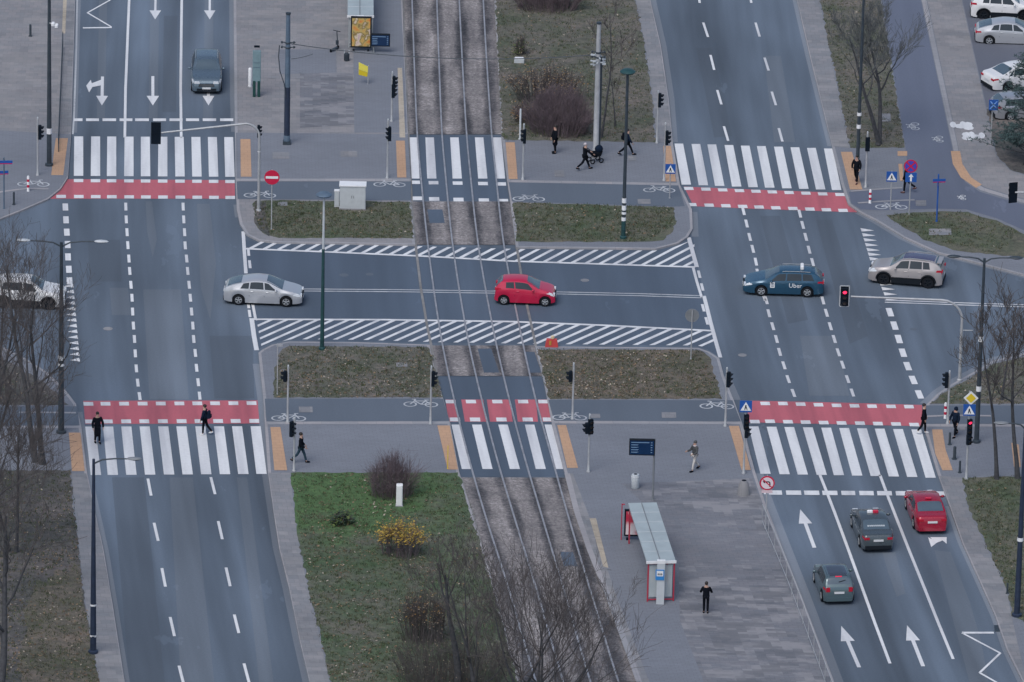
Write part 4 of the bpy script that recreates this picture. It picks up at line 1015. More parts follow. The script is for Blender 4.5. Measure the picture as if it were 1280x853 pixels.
def text_mesh(s, size, depth=.004):
    cu = bpy.data.curves.new('lettering', 'FONT'); cu.body = s; cu.size = size; cu.align_x = 'CENTER'; cu.align_y = 'CENTER'; cu.extrude = depth; cu.resolution_u = 3
    to = bpy.data.objects.new('lettering', cu); COL.objects.link(to)
    dg = bpy.context.evaluated_depsgraph_get(); me = bpy.data.meshes.new_from_object(to.evaluated_get(dg))
    bpy.data.objects.remove(to); bpy.data.curves.remove(cu); return me
def decal(me, name, mat, parent, loc, rot):
    me.materials.clear(); o = link(name, me, mat, parent); o.location = loc; o.rotation_euler = rot; return o

SILV = paint('paint_silver', (.50, .52, .55), .32, .45); REDC = paint('paint_red', (.50, .010, .055), .3, .1)
BLUC = paint('paint_petrol', (.022, .085, .150), .25, .35); BEIG = paint('paint_beige', (.40, .375, .375), .35, .35)
WHIC = paint('paint_white', (.70, .71, .72), .3, .0); DGRY = paint('paint_graphite', (.080, .102, .115), .28, .4)
SLAT = paint('paint_slate', (.120, .170, .215), .28, .45); GREN = paint('paint_grey_green', (.095, .145, .165), .3, .4)
REDD = paint('paint_dark_red', (.34, .010, .035), .28, .2); DROOF = paint('roof_black', (.045, .055, .075), .2, .1); GREYC = paint('paint_light_grey', (.34, .36, .40), .3, .4)
PURP = paint('roof_dark_purple', (.085, .085, .15), .25, .2)

place_car('passenger_car', 'liftback', SILV, 'silver liftback crossing the white end bar at the start of the side street', (298, 381.6), (357.6, 384), tail_mat=PALE)
place_car('passenger_car', 'small_hatch', REDC, 'small bright red hatchback crossing the tram rails on the side street', (630, 381.4), (680.8, 383.4), bumper=REDC)
t, S, mid, sec, srf, half = place_car('taxi_car', 'estate', BLUC, 'petrol blue estate taxi with white door lettering on the guide dashes', (1008, 372), (952, 370.4), rails=RIM, near=1)
yv = half(2.6) + .010
decal(text_mesh('Uber', .36), 'lettering', WHITEP, t, (1.62 - mid, half(1.7) + .004, .70), (R(90), 0, R(180)))
m = MB(); m.box((2.92 - mid, half(2.9) + .002, .72), (.26, .012, .34)); m.build('door_badge', WHITEP, t)
for i in range(3):
    m = MB(); m.box((2.92 - mid, half(2.9) + .009, .63 + .09 * i), (.16, .006, .03)); m.build('badge_line', BLUC, t)
m = MB(); m.rbox((1.25 - mid, 0, 1.585), (.20, .62, .20), .04); m.build('roof_sign', WHITEP, t)
place_car('passenger_car', 'suv', BEIG, 'beige compact off-roader with dark roof and rails waiting at the give-way teeth', (1160, 360.8), (1104, 356), near=1, cladding=True, rails=RIM, dark_roof=PURP, rim=CLAD, spoiler=BEIG)
place_car('passenger_car', 'suv', WHIC, 'white off-roader behind bare branches leaving the side street beside the double-arm lamp', (4, 385.6), (60, 387.6), cladding=True, rim=CLAD)
place_car('parked_car', 'suv', WHIC, 'topmost parked car, a white off-roader with wide dark wheel arches', (1228.5, 25.5), (1281, 27), group='cars in the parking lane', cladding=True, rim=CLAD)
place_car('parked_car', 'liftback', SILV, 'silver parked hatchback just below the topmost white car', (1236, 57), (1291, 58.5), group='cars in the parking lane')
place_car('parked_car', 'sedan', WHIC, 'white parked saloon in the middle of the parking lane by the pine', (1255.5, 115.5), (1311, 107), group='cars in the parking lane', rim=CLAD)
place_car('parked_car', 'estate', GREYC, 'grey parked estate behind the blue post sign and under the pine', (1262, 152), (1316, 149), group='cars in the parking lane', tail_mat=TAILR)
place_car('passenger_car', 'large_suv', SLAT, 'slate blue off-roader driving towards the dashed stop line in its lane', rear_px=((258, 119), ((259, 40), (258.5, 120))), front_px=1, rails=RIM)
def slope(x0, x1): return ((x0, 760), (x1, 640))
t, S, mid, sec, srf, half = place_car('taxi_car', 'sedan', DGRY, 'dark grey saloon taxi with red and white roof sign in the middle lane', rear_px=((1097.5, 692), ((1114, 740), (1078, 650))), plate_z=.74)
for i, mt in ((-1, WHITEP), (1, SRED)):
    m = MB(); m.rbox((2.2 - mid, i * -.15, 1.51), (.16, .30, .13), .03); m.build('roof_sign', mt, t)
m = MB()
for i in range(9):
    x = .98; y = -.42 + i * .105; m.box((x - mid, y, srf(x, y, .012)), (.10, .07, .012), 0, 0, R(-22))
m.build('window_sticker', PALE, t)
place_car('passenger_car', 'round_hatch', GREN, 'grey-green rounded hatchback with dark roof behind the taxi', rear_px=((1048.5, 757), ((1062, 800), (1028, 714))), dark_roof=DROOF, tail_mat=TAILR, bumper=GREN, brake=True, wiper=True, mirror=GREN, plate_z=.72)
t, S, mid, sec, srf, half = place_car('taxi_car', 'sedan', REDD, 'dark red saloon at the dashed stop line in the kerb lane', rear_px=((1165, 669), ((1180, 706), (1148, 626))), bumper=REDD, plate_z=.74)
m = MB(); m.rbox((1.62 - mid, 0, 1.47), (.12, .34, .07), .025); m.build('roof_sign', SRED, t)
for o_ in (t,): o_['label'] = 'dark red saloon with small roof sign at the dashed stop line'
# ---------------------------------------------------------------- people
def skin(name, V, E, rad, sub=1, mat=None, parent=None):
    me = bpy.data.meshes.new(name); me.from_pydata(V, E, []); o = bpy.data.objects.new(name, me); COL.objects.link(o)
    md = o.modifiers.new('s', 'SKIN'); md.use_smooth_shade = True
    for i, sv in enumerate(me.skin_vertices[0].data):
        r = rad[i]; sv.radius = (r, r) if isinstance(r, (int, float)) else r; sv.use_root = (i == 0)
    sd_ = o.modifiers.new('u', 'SUBSURF'); sd_.levels = sub; sd_.render_levels = sub
    dg = bpy.context.evaluated_depsgraph_get(); dg.update()
    nm = bpy.data.meshes.new_from_object(o.evaluated_get(dg)); bpy.data.objects.remove(o); bpy.data.meshes.remove(me)
    nm.name = name; nm.materials.clear()
    return link(name, nm, mat, parent)
FLESH = pm('skin_tone', (.42, .27, .21), .6, 0, .06)
def cloth(name, c): return pm(name, c, .9, 0, .25, 5, spec=.08)
CB, CN, CG, CW, CT = cloth('cloth_black', (.006, .008, .013)), cloth('cloth_navy', (.008, .016, .034)), cloth('cloth_grey', (.07, .075, .08)), cloth('cloth_offwhite', (.52, .50, .48)), cloth('cloth_denim', (.030, .060, .085))
HAIR = pm('hair_dark', (.015, .012, .011), .6, 0, .2); SHOEW = pm('shoe_white', (.6, .62, .64), .5); HATP = cloth('hat_pale', (.45, .42, .44)); SHOER = pm('shoe_red', (.07, .025, .03), .5)

def person(px, face, label, legs=(0, 0), arms=(.15, .15), elbows=(.2, .2), coat=CB, trousers=CB, shoes=CB, coat_len=.80, hair=HAIR, hat=None, hood=False, h=1.75, base_z=ZP + .01, lean=0.0, scarf=None, arm_out=.10):
    """legs: hip swing of left/right in radians (forward positive); face: heading in the ground plane (degrees, 0 = +X)"""
    b = G(px[0], px[1], base_z); k = h / 1.75
    t = root('person', (b.x, b.y, base_z), R(face) - math.pi / 2, label, 'person')
    def leg(s, sw):
        hip = Vector((s * .095, 0, .92)); bend = .25 if sw < -.1 else .06 + .10 * (sw > .1)
        th = Vector((0, math.sin(sw), -math.cos(sw))) * .44; knee = hip + th
        sk = sw - bend - (.15 if sw < -.1 else 0); an = knee + Vector((0, math.sin(sk), -math.cos(sk))) * .41
        toe = an + Vector((s * .02, .17, -.045)) if sw >= -.1 else an + Vector((s * .02, .13, -.10))
        return hip, knee, an, toe
    lg = {s: leg(s, sw) for s, sw in zip((-1, 1), legs)}
    low = min(min(l[2].z - .075, l[3].z - .03) for l in lg.values())
    def arm(s, sw, el):
        sh = Vector((s * .185, .0 + lean * .45, 1.41)); e = sh + Vector((s * arm_out, math.sin(sw) * .28, -math.cos(sw) * .28)); w = e + Vector((s * -.01, math.sin(sw + el) * .25, -math.cos(sw + el) * .25)); return sh, e, w
    ar = {s: arm(s, sw, el) for s, sw, el in zip((-1, 1), arms, elbows)}
    up = lambda y, z: (0, y + lean * max(0, z - .95), z)
    # one continuous body with five-fingered hands
    V = [Vector(up(0, .96)), Vector(up(0, 1.14)), Vector(up(.0, 1.34)), Vector(up(.0, 1.47)), Vector(up(.012, 1.60)), Vector(up(.018, 1.69)), Vector(up(.095, 1.61))]
    E = [(0, 1), (1, 2), (2, 3), (3, 4), (4, 5), (4, 6)]; rad = [(.15, .11), (.135, .10), (.16, .11), .058, (.078, .095), (.062, .075), .018]
    for s in (-1, 1):
        i = len(V); V += list(lg[s]); rad += [.085, .058, .040, .03]; E += [(0, i), (i, i + 1), (i + 1, i + 2), (i + 2, i + 3)]
        sh, e, w = ar[s]; i = len(V); V += [sh, e, w]; rad += [.062, .043, .030]; E += [(2, i), (i, i + 1), (i + 1, i + 2)]
        d = (w - e).normalized(); pm_ = w + d * .06; j = len(V); V.append(pm_); rad.append((.034, .018)); E.append((i + 2, j))
        fwd = Vector((0, 1, 0)); fwd = (fwd - d * fwd.dot(d)).normalized(); inw = Vector((-s, 0, 0))
        for q, ln in ((-1.5, .062), (-.5, .074), (.5, .078), (1.5, .07)):
            m_ = len(V); a_ = pm_ + fwd * q * .018 + d * .03; V += [a_, a_ + d * ln * .55 + inw * .012, a_ + d * ln * .8 + inw * .035]; rad += [.009, .008, .007]; E += [(j, m_), (m_, m_ + 1), (m_ + 1, m_ + 2)]
        m_ = len(V); V += [w + d * .02 + fwd * .035, w + d * .065 + fwd * .052 + inw * .015]; rad += [.010, .008]; E += [(i + 2, m_), (m_, m_ + 1)]
    sh = lambda p: tuple((Vector(p) - Vector((0, 0, low))) * k)
    skin('body', [sh(v) for v in V], E, [tuple(x * k for x in r) if isinstance(r, tuple) else r * k for r in rad], 1, FLESH, t)
    # trousers
    V = [Vector((0, 0, .97))]; E = []; rad = [(.150, .112)]
    for s in (-1, 1):
        i = len(V); hp, kn, an, to = lg[s]; V += [hp, kn, an + Vector((0, 0, .02))]; rad += [.094, .076, .058]; E += [(0, i), (i, i + 1), (i + 1, i + 2)]
    skin('trousers', [sh(v) for v in V], E, [tuple(x * k for x in r) if isinstance(r, tuple) else r * k for r in rad], 1, trousers, t)
    for s in (-1, 1):
        hp, kn, an, to = lg[s]; d = to - an; m = MB(); c = an + d * .45 + Vector((0, 0, -.012))
        m.ell((0, 0, 0), (.052, .15, .055)); sl_ = math.atan2(d.z + .045, .17)
        mt = Matrix.Rotation(sl_, 3, 'X'); m.v = [sh(mt @ Vector(v) + c) for v in m.v]; m.build('shoe', shoes, t, 60)
    # coat with sleeves
    zc = .97 - max(0, coat_len - .62)
    V = [Vector(up(0, 1.30)), Vector(up(0, 1.12)), Vector(up(0, .95)), Vector(up(.0, 1.44))]; rad = [(.195, .140), (.180, .130), (.195, .150), (.085, .085)]; E = [(0, 1), (1, 2), (0, 3)]
    if coat_len > .65:
        V.append(Vector((0, 0, zc))); rad.append((.225, .190)); E.append((2, 4))
        if coat_len > 1.0: V.append(Vector((0, 0, zc + (.95 - zc) * .5))); rad.append((.205, .165)); E[-1] = (2, 5); E.append((5, 4))
    for s in (-1, 1):
        sh_, e, w = ar[s]; i = len(V); V += [sh_, e, w]; rad += [.088, .068, .055]; E += [(0, i), (i, i + 1), (i + 1, i + 2)]
    skin('coat', [sh(v) for v in V], E, [tuple(x * k for x in r) if isinstance(r, tuple) else r * k for r in rad], 1, coat, t)
    # hair or hat, eyes, mouth
    hd = Vector(up(.0, 1.655)); m = MB()
    m.ell((0, 0, 0), (.092, .108, .098) if not hood else (.115, .125, .135), 12, 8); off = Vector((0, -.016, .022 if not hood else -.02))
    m.v = [sh(Vector(v) + hd + off) for v in m.v if True]; m.build('hair' if not (hat or hood) else ('hat' if hat else 'hood'), hat or (coat if hood else hair), t, 80)
    if scarf:
        m = MB(); m.lathe([(.075, -.05), (.105, -.02), (.105, .03), (.075, .06)], 'Z', 12); m.v = [sh(Vector(v) + Vector(up(.01, 1.47))) for v in m.v]; m.build('scarf', scarf, t, 60)
    for s in (-1, 1):
        m = MB(); m.ell((0, 0, 0), (.013, .008, .009), 8, 5); m.v = [sh(Vector(v) + Vector(up(.095, 1.635)) + Vector((s * .032, 0, 0))) for v in m.v]; m.build('eye', BLACK, t)
        m = MB(); m.ell((0, 0, 0), (.014, .022, .032), 8, 5); m.v = [sh(Vector(v) + Vector(up(.012, 1.62)) + Vector((s * .083, 0, 0))) for v in m.v]; m.build('ear', FLESH, t, 60)
    m = MB(); m.box((0, 0, 0), (.05, .012, .012)); m.v = [sh(Vector(v) + Vector(up(.098, 1.565))) for v in m.v]; m.build('mouth', SRED, t)
    return t, k
def worn_bag(t, label, mat, z=1.22, y=-.24, d=(.30, .17, .44)):
    mt = t.matrix_basis; c = mt @ Vector((0, y, z))
    r_ = root('backpack', c, t.rotation_euler.z, label, 'backpack')
    m = MB(); m.rbox((0, 0, 0), d, .06); m.build('bag', mat, r_, 40)
    m = MB(); m.rbox((0, -d[1] / 2 - .03, -d[2] * .18), (d[0] * .75, .06, d[2] * .45), .03); m.build('pocket', mat, r_, 40)
    for s in (-1, 1):
        m = MB(); m.tube([(s * .10, d[1] / 2, -.15), (s * .12, d[1] / 2 + .06, .1), (s * .11, d[1] / 2 + .10, .22), (s * .10, d[1] / 2, .24)], .018, 6); m.build('strap', mat, r_)
person((693.5, 191.5), 200, 'person in a long dark coat waiting beside the big bare shrub', (.03, -.03), coat=CB, coat_len=1.15, hat=None)
person((731, 212.5), 20, 'person in a pale hat and dark coat striding behind a pram', (.48, -.50), (.75, .75), (.35, .35), coat=CB, coat_len=.88, hat=HATP)
t_, k_ = person((784, 194.5), 5, 'person with a backpack striding past the lamp pole with pale bands', (.50, -.50), (-.4, .4), coat=CG if False else CN, coat_len=.66)
worn_bag(t_, 'dark backpack worn by the walker beside the lamp pole with pale bands', CB)
person((1070, 229), 250, 'person in black on the tactile pad at the upper right crossing', (.25, -.25), (.25, -.2), (.6, .4), coat=CB, coat_len=.70, shoes=SHOER)
person((1131.5, 241), 170, 'person in dark clothes stepping behind the no stopping sign', (.10, -.60), coat=CB, coat_len=.7, shoes=SHOER)
person((121.8, 554), 290, 'person in an ankle-length black coat on the first zebra stripe', (.12, -.10), coat=CB, coat_len=1.25, base_z=.014, h=1.80)
t_, k_ = person((255.5, 543.5), 165, 'person with a backpack and white shoes stepping onto the zebra stripes', (.10, -.30), coat=CN, coat_len=.66, trousers=CB, shoes=SHOEW, base_z=.014)
worn_bag(t_, 'navy backpack worn by the walker on the zebra stripes', CN)
person((376, 578.5), 350, 'person in dark jacket and jeans walking off the crossing by the tactile pad', (.40, -.42), (-.1, .2), (.9, .9), coat=CB, trousers=CT, coat_len=.70, h=1.78)
person((868, 588.5), 215, 'person in white trousers and grey jacket walking across the tram stop', (.32, -.28), (.35, .3), (1.1, 1.2), coat=CG, trousers=CW, coat_len=.62, scarf=HATP, hat=CG)
person((882, 766.5), 88, 'person in black standing with their back turned near the shelter', (.02, -.02), (.25, .25), (1.2, 1.2), coat=CB, coat_len=.70)
person((1154, 542), 350, 'person in black with white shoes stepping off the red cycle crossing', (.18, -.18), (.1, .1), coat=CB, coat_len=.78, shoes=SHOEW, base_z=.05, hood=False)
person((1193.5, 546), 230, 'person in a navy hooded coat beside the dark bollards', (.25, -.25), (.2, .2), coat=CN, coat_len=.75, hood=True)
# pram
b = G(744, 203, ZP + .01)
t = root('pram', (b.x, b.y, ZP + .01), R(25), 'dark pram pushed by the person in a pale hat', 'pram')
m = MB(); m.tube([(-.25, 0, .62), (-.05, 0, .52), (.25, 0, .55), (.38, 0, .72)], [.14, .21, .21, .12], 10); m.build('carrycot', CB, t, 60)
m = MB(); m.ell((.22, 0, .82), (.26, .23, .24), 12, 6); m.build('hood', CN, t, 60)
for s in (-1, 1):
    m = MB(); m.tube([(-.62, s * .2, 1.02), (-.3, s * .2, .78), (.25, s * .22, .30)], .016, 6); m.tube([(.35, s * .2, .6), (-.28, s * .22, .2)], .016, 6); m.build('frame', BLACK, t)
    for x in (-.28, .28):
        m = MB(); m.lathe([(.10, -.025), (.15, -.02), (.15, .02), (.10, .025)], 'Y', 14, (x, s * .25, .15)); m.build('wheel', TYRE, t, 40)
m = MB(); m.cyl((-.62, -.2, 1.02), (-.62, .2, 1.02), .02); m.build('handle', BLACK, t)
# ---------------------------------------------------------------- poles, lamps, signals, signs
ZB = ZP + .004
def stickers(t, h, zs, r, mat=WHITEP):
    for z0, z1_ in zs:
        m = MB(); m.cyl((0, 0, z0), (0, 0, z1_), r + .006, r + .006, 12, False); m.build('sticker', mat, t)
def lamp_head(t, x, y, z, dirx, mat=PALE):
    m = MB(); m.ell((0, 0, 0), (.40, .17, .075), 12, 6, 0); m.v = [(vx * 1 + x + dirx * .3, vy + y, vz + z) for vx, vy, vz in m.v]
    hd = m.build('lamp_head', mat, t, 60)
    m = MB(); m.ell((x + dirx * .33, y, z - .045), (.27, .13, .05), 10, 5); m.build('lamp_glass', GLASS_D, hd, 60)
def street_lamp(px, topy, label, mat, r0=.12, r1=.06, arms=(), two_tone=None, bands=(), hatch=True, top_head=False, z=ZB, group='street lamps', head=PALE):
    b = G(*px, z); h = height_at(b, topy); t = root('street_lamp', b, 0, label, 'street lamp', group)
    if two_tone:
        m = MB(); hb = h * two_tone[0]; rm = r0 + (r1 - r0) * two_tone[0]
        m.lathe([(r0 * 1.5, 0), (r0 * 1.5, .12), (r0, .16), (rm, hb)], 'Z', 12); m.build('lower_pole', mat, t, 40)
        m = MB(); m.cyl((0, 0, hb), (0, 0, h), rm * .9, r1, 12); m.build('upper_pole', two_tone[1], t, 40)
    else:
        m = MB(); m.lathe([(r0 * 1.6, 0), (r0 * 1.6, .12), (r0, .16), (r0 * .95, 1.6), (r1, h), (.001, h + .02)], 'Z', 12); m.build('pole', mat, t, 40)
    m = MB(); m.box((0, -r0 - .002, .75), (r0 * .9, .02, .42)); m.build('service_hatch', mat, t)
    for dx, rise in arms:
        m = MB(); m.tube([(0, 0, h - .25), (dx * .25, 0, h - .05 + rise * .5), (dx * .6, 0, h + rise * .9), (dx, 0, h + rise)], [.05, .045, .04, .035], 8); m.build('arm', mat if mat is not NAVY else POLED, t, 50)
        lamp_head(t, dx, 0, h + rise + .02, 1 if dx > 0 else -1, head)
    if top_head:
        m = MB(); m.lathe([(.05, h - .1), (.09, h), (.42, h + .05), (.46, h + .12), (.30, h + .24), (.001, h + .27)], 'Z', 16); m.build('lamp_head', top_head, t, 50)
    stickers(t, h, bands, r0)
    return t, h
street_lamp((779, 298), 92, 'tall dark street lamp with pale bands on the small upper lawn', TEAL, .13, .08, [], (.12, POLED), [(1.1, 1.32), (1.5, 1.65), (1.75, 2.05), (2.2, 2.5)], top_head=TEAL)
street_lamp((402.5, 437), 246, 'street lamp with teal lower half and pale blue disc head', TEAL, .12, .06, [], (.66, PALE), top_head=PBLUE)
street_lamp((76.5, 541), 303, 'dark double-arm street lamp in front of the white off-roader', POLED, .17, .08, [(-1.75, .05), (1.85, .08)], None, [(3.9, 4.05), (4.25, 4.5)])
street_lamp((116.5, 816), 574, 'dark street lamp whose arm reaches over the lower left zebra', NAVY, .16, .07, [(1.75, .05)], None, [(.9, 1.0), (2.6, 2.7)], head=POLEG)
street_lamp((1271, 770), 531, 'dark street lamp on the lawn edge beside the zigzag marking', NAVY, .16, .08, [(-.95, .05), (1.0, .05)], None, [(4.2, 4.4)], head=POLEG)
street_lamp((1220.5, 553), 323, 'dark double-arm street lamp among the bare trees by the yellow diamond sign', POLED, .14, .07, [(-1.35, .05), (1.4, .05)], None, [(5.9, 6.2), (3.0, 3.3)], head=POLED)
street_lamp((1071.5, 212), -14, 'dark street lamp beside the bare tree at the upper right crossing', TEAL, .13, .07, [(-1.3, .0), (1.3, .0)], (.05, POLED), [(2.6, 2.85), (3.4, 3.6)])
street_lamp((61.5, 207), -14, 'dark street lamp beside the railing at the upper left corner', POLED, .15, .09, [(1.3, .0)], None, [(2.0, 2.35)])
# camera housing on the upper left lamp
b = G(61.5, 207, ZB)
t = root('camera_housing', (b.x + .02, b.y - .16, height_at(b, 28) + ZB), 0, 'pair of white camera housings clamped to the upper left lamp', 'camera')
for x in (.22, .42):
    m = MB(); m.rbox((x, -.1, -.1 * (x > .3)), (.20, .36, .18), .04); m.build('housing', WHITEP, t, 40)
m = MB(); m.cyl((0, 0, 0), (.42, -.02, 0), .03); m.build('bracket', GALV, t)

# catenary poles and span wires
def mast(px, topy, mat, label, r0=.17, r1=.12, fit=True):
    b = G(*px, ZB); h = height_at(b, topy); t = root('catenary_mast', b, 0, label, 'mast', 'catenary masts')
    m = MB(); m.box((0, 0, .1), (.46, .46, .2)); m.build('foundation', POLED if mat is PBLUE else KERB, t)
    m = MB(); m.lathe([(r0 * 1.15, .2), (r0 * 1.15, .5), (r0, .55), (r0 * .97, h * .5), (r1, h), (.001, h + .03)], 'Z', 14); m.build('pole', mat, t, 40)
    m = MB(); m.lathe([(r1 * 1.25, h - .05), (r1 * 1.25, h + .05), (.001, h + .08)], 'Z', 14); m.build('cap', POLED, t, 40)
    for z in (h - 1.9, h - 2.2):
        m = MB(); m.lathe([(r1 + .03, z), (r1 + .05, z + .03), (r1 + .05, z + .09), (r1 + .03, z + .12)], 'Z', 12); m.build('clamp', POLED, t, 40)
        for sx in (-1, 1):
            m = MB(); m.cyl((0, 0, z + .06), (sx * (.30 if sx < 0 else .45), 0, z + .1), .035); m.ell((sx * .36, 0, z + .09), (.06, .06, .09), 8, 5); m.build('bracket', POLED, t)
    return t, b, h
PBL2 = NAVY
t, b1, h1 = mast((358.5, 180), 17, PBLUE, 'grey-blue tram wire mast standing on the tram stop pavement')
m = MB(); m.lathe([(.178, .56), (.174, 3.6)], 'Z', 14); m.build('dark_coating', NAVY, t, 40)
m = MB(); m.tube([(-.06, -.17, 3.0), (-.18, -.15, 3.8), (-.45, -.1, 4.6), (-.55, 0, 5.5), (-.5, 0, 6.2)], .03, 6); m.build('cable', POLED, t)
t, b2, h2 = mast((744.5, 196), 29, GALV, 'pale galvanised tram wire mast with clamps beside the big bare shrub')
m = MB(); m.cyl((.2, .1, .1), (.2, .1, 6.2), .07); m.build('side_pole', POLED, t)
m = MB()
for k in range(26):
    a = random.uniform(0, math.tau); z = random.uniform(h2 - 2.6, h2 - 1.9); m.box((.35 * math.cos(a), .3 * math.sin(a), z), (.22, .07, .06), a)
m.build('insulators', PALE, t)
def wire(p, q, sag, r=.022, label='', n=14):
    P, Q = Vector(p), Vector(q); m = MB()
    m.tube([P.lerp(Q, i / n) - Vector((0, 0, sag * 4 * (i / n) * (1 - i / n))) - P for i in range(n + 1)], r, 5)
    o = m.build('span_wire', POLED); o.location = P; tagd(o, label, 'wire', 'tram span wires'); return o
wa = b1 + Vector((.2, 0, h1 - 1.9)); wb_ = b2 + Vector((-.25, 0, h2 - 2.0))
wire(wa, wb_, .55, .028, 'dark span wire sagging across the tram tracks between the two masts')
wire(wa - Vector((0, 0, .95)), wa + Vector((1.3, -.02, -.6)), .05, .02, 'short dark stay wire beside the grey-blue mast')
w2 = G(505, 60, ZB)

def signal_head(t, x, y, z, yaw, n=3, lit=None, s=.20, plate=False, name='signal_head'):
    """n lens housing facing its local -Y, turned by yaw"""
    H = n * s * 1.32 + .06
    m = MB(); m.rbox((0, 0, 0), (s * 1.35, s * .9, H), .02); 
    hd = bpy.data.objects.new(name, m.mesh(name, 40)); hd.data.materials.append(BLACK); COL.objects.link(hd); hd.parent = t; hd.location = (x, y, z); hd.rotation_euler = (0, 0, yaw)
    for i in range(n):
        zz = H / 2 - .03 - s * .66 - i * s * 1.32
        m = MB(); m.lathe([(s * .5, -s * .46), (.001, -s * .5)], 'Y', 14, (0, 0, zz)); m.build('lens', REDLIT if lit == i else LENS_D, hd)
        m = MB(); pts = []
        for k in range(9):
            a = math.pi * (-.12 + 1.24 * k / 8); pts.append((s * .54 * math.cos(a), s * .54 * math.sin(a)))
        m.v = [(px_, -s * .44, zz + pz) for px_, pz in pts] + [(px_, -s * (1.25 if .2 < k / 8 < .8 else 1.0), zz + pz) for k, (px_, pz) in enumerate(pts)]
        m.f = [(k, k + 1, 9 + k + 1, 9 + k) for k in range(8)]; m.mi = [0] * 8; m.build('visor', BLACK, hd)
    if plate:
        m = MB(); m.box((0, s * .48, 0), (s * 2.1, .02, H + s * .8)); m.build('backplate', BLACK, hd)
        if plate == 'edge':
            for dx, dz, w_, h_ in ((0, H / 2 + s * .36, s * 2.1, .05), (0, -H / 2 - s * .36, s * 2.1, .05), (s * 1.03, 0, .05, H + s * .75), (-s * 1.03, 0, .05, H + s * .75)):
                m = MB(); m.box((dx, s * .46, dz), (w_, .012, h_)); m.build('plate_edge', PALE, hd)
    return hd
def signal(px, topy, label, heads, r=.055, mat=GALV, z=ZB, lamp=True):
    """heads: (pixel y of its centre, yaw degrees, lens count, lit index)"""
    b = G(*px, z); h = height_at(b, topy); t = root('traffic_signal', b, 0, label, 'traffic light', 'traffic lights')
    m = MB(); m.lathe([(r * 1.9, 0), (r * 1.9, .06), (r * 1.3, .1), (r, .8), (r, h), (.001, h + .01)], 'Z', 10); m.build('pole', mat, t, 40)
    for i, hd in enumerate(heads):
        py, yaw, n, lit = hd[:4]; sd_ = hd[4] if len(hd) > 4 else .16
        signal_head(t, sd_ * math.cos(R(yaw)) if False else sd_, -.05, height_at(b, py), R(yaw), n, lit)
        m = MB(); m.cyl((0, 0, height_at(b, py) + .2), (sd_, -.02, height_at(b, py) + .2), .025); m.build('bracket', BLACK, t)
    if lamp:
        m = MB(); m.ell((0, 0, h + .06), (.05, .05, .08), 8, 5); m.build('detector', PALE, t)
    return t
signal((47, 219.5), 149, 'signal post on the paved square left of the upper left crossing', [(165, 90, 3, None, .14)])
signal((484, 223), 151, 'signal post left of the upper tram crossing, nearer of the two', [(167, -80, 3, None, .10)])
signal((489.5, 152), 92, 'signal post beside the pale platform strip above the upper tram crossing', [(101, 90, 2, None, .1), (113, 80, 3, None, .08)])
signal((653.5, 225), 157, 'signal post right of the upper tram crossing by the big shrub', [(170, -90, 3, None, .05)])
signal((821, 179), 116, 'signal post on the paved verge above the upper right zebra', [(125, 90, 3, None, .10)])
signal((830, 226), 156, 'signal post at the left end of the upper right zebra', [(172, 90, 3, None, .10)])
signal((1082, 234.5), 167, 'signal post at the right end of the upper right zebra', [(180, 180, 3, None, .02)])
signal((359.5, 528), 459, 'signal post beside the cycle symbol at the lower left island', [(470, -100, 2, None, -.16)])
signal((367.5, 589), 524, 'signal post behind the walker in jeans at the lower left crossing', [(536, 60, 3, None, -.14)])
signal((538, 530), 460, 'signal post left of the lower tram crossing', [(473, 90, 3, None, .10)])
signal((715.6, 524), 456, 'signal post right of the lower tram crossing on the lawn edge', [(470, -100, 2, None, -.16)])
signal((735.5, 590), 520, 'signal post above the dark blue board on the tram stop', [(533, 20, 3, None, .06), (535, -80, 2, None, -.14)])
signal((906.5, 533), 462, 'signal post at the cycle path end left of the lower right junction', [(474, 70, 3, None, .10)])
signal((1184.5, 530), 466, 'signal post beside the red and white banded post at the lower right', [(475, -90, 3, None, -.16)])

def board(name, parent, loc, w_, h_, mat, yaw=0, th=.03):
    m = MB(); m.box((0, 0, 0), (w_, th, h_)); o_ = m.build(name, mat, parent); o_.location = loc; o_.rotation_euler = (0, 0, yaw); return o_
def disc(name, parent, loc, r, mat, th=.03, n=28, yaw=0):
    m = MB(); m.lathe([(.001, -th / 2), (r, -th / 2), (r, th / 2), (.001, th / 2)], 'Y', n); m.v = [v for v in m.v]; o_ = m.build(name, mat, parent, 30); o_.location = loc; o_.rotation_euler = (0, 0, yaw); return o_
def flat(name, parent, pts, mat, y=-.02, th=.006):
    m = MB(); m.prism(pts, th); m.v = [(x, yy + y - th, z) for x, yy, z in m.v]; return m.build(name, mat, parent)
def sign_post(px, topy, label, r=.035, mat=GALV, cat='road sign', z=ZB):
    b = G(*px, z); h = height_at(b, topy); t = root('road_sign', b, 0, label, cat)
    m = MB(); m.lathe([(r * 1.6, 0), (r * 1.6, .05), (r, .06), (r, h), (.001, h + .01)], 'Z', 10); m.build('post', mat, t, 40)
    return t, b, h
def crossing_face(t, z, w_=.62, y=-.06):
    p = board('panel', t, (0, y, z), w_, w_, SBLUE); a = w_ * .44
    flat('triangle', p, [(-a, -a * .82), (a, -a * .82), (0, a * .92)], WHITEP)
    k = w_ / .62
    flat('walker', p, [(-.075 * k, -.17 * k), (-.035 * k, -.17 * k), (.0, -.05 * k), (.05 * k, -.17 * k), (.09 * k, -.17 * k), (.03 * k, .0), (.03 * k, .08 * k), (-.03 * k, .08 * k), (-.04 * k, .0)], BLACK, -.028)
    return p
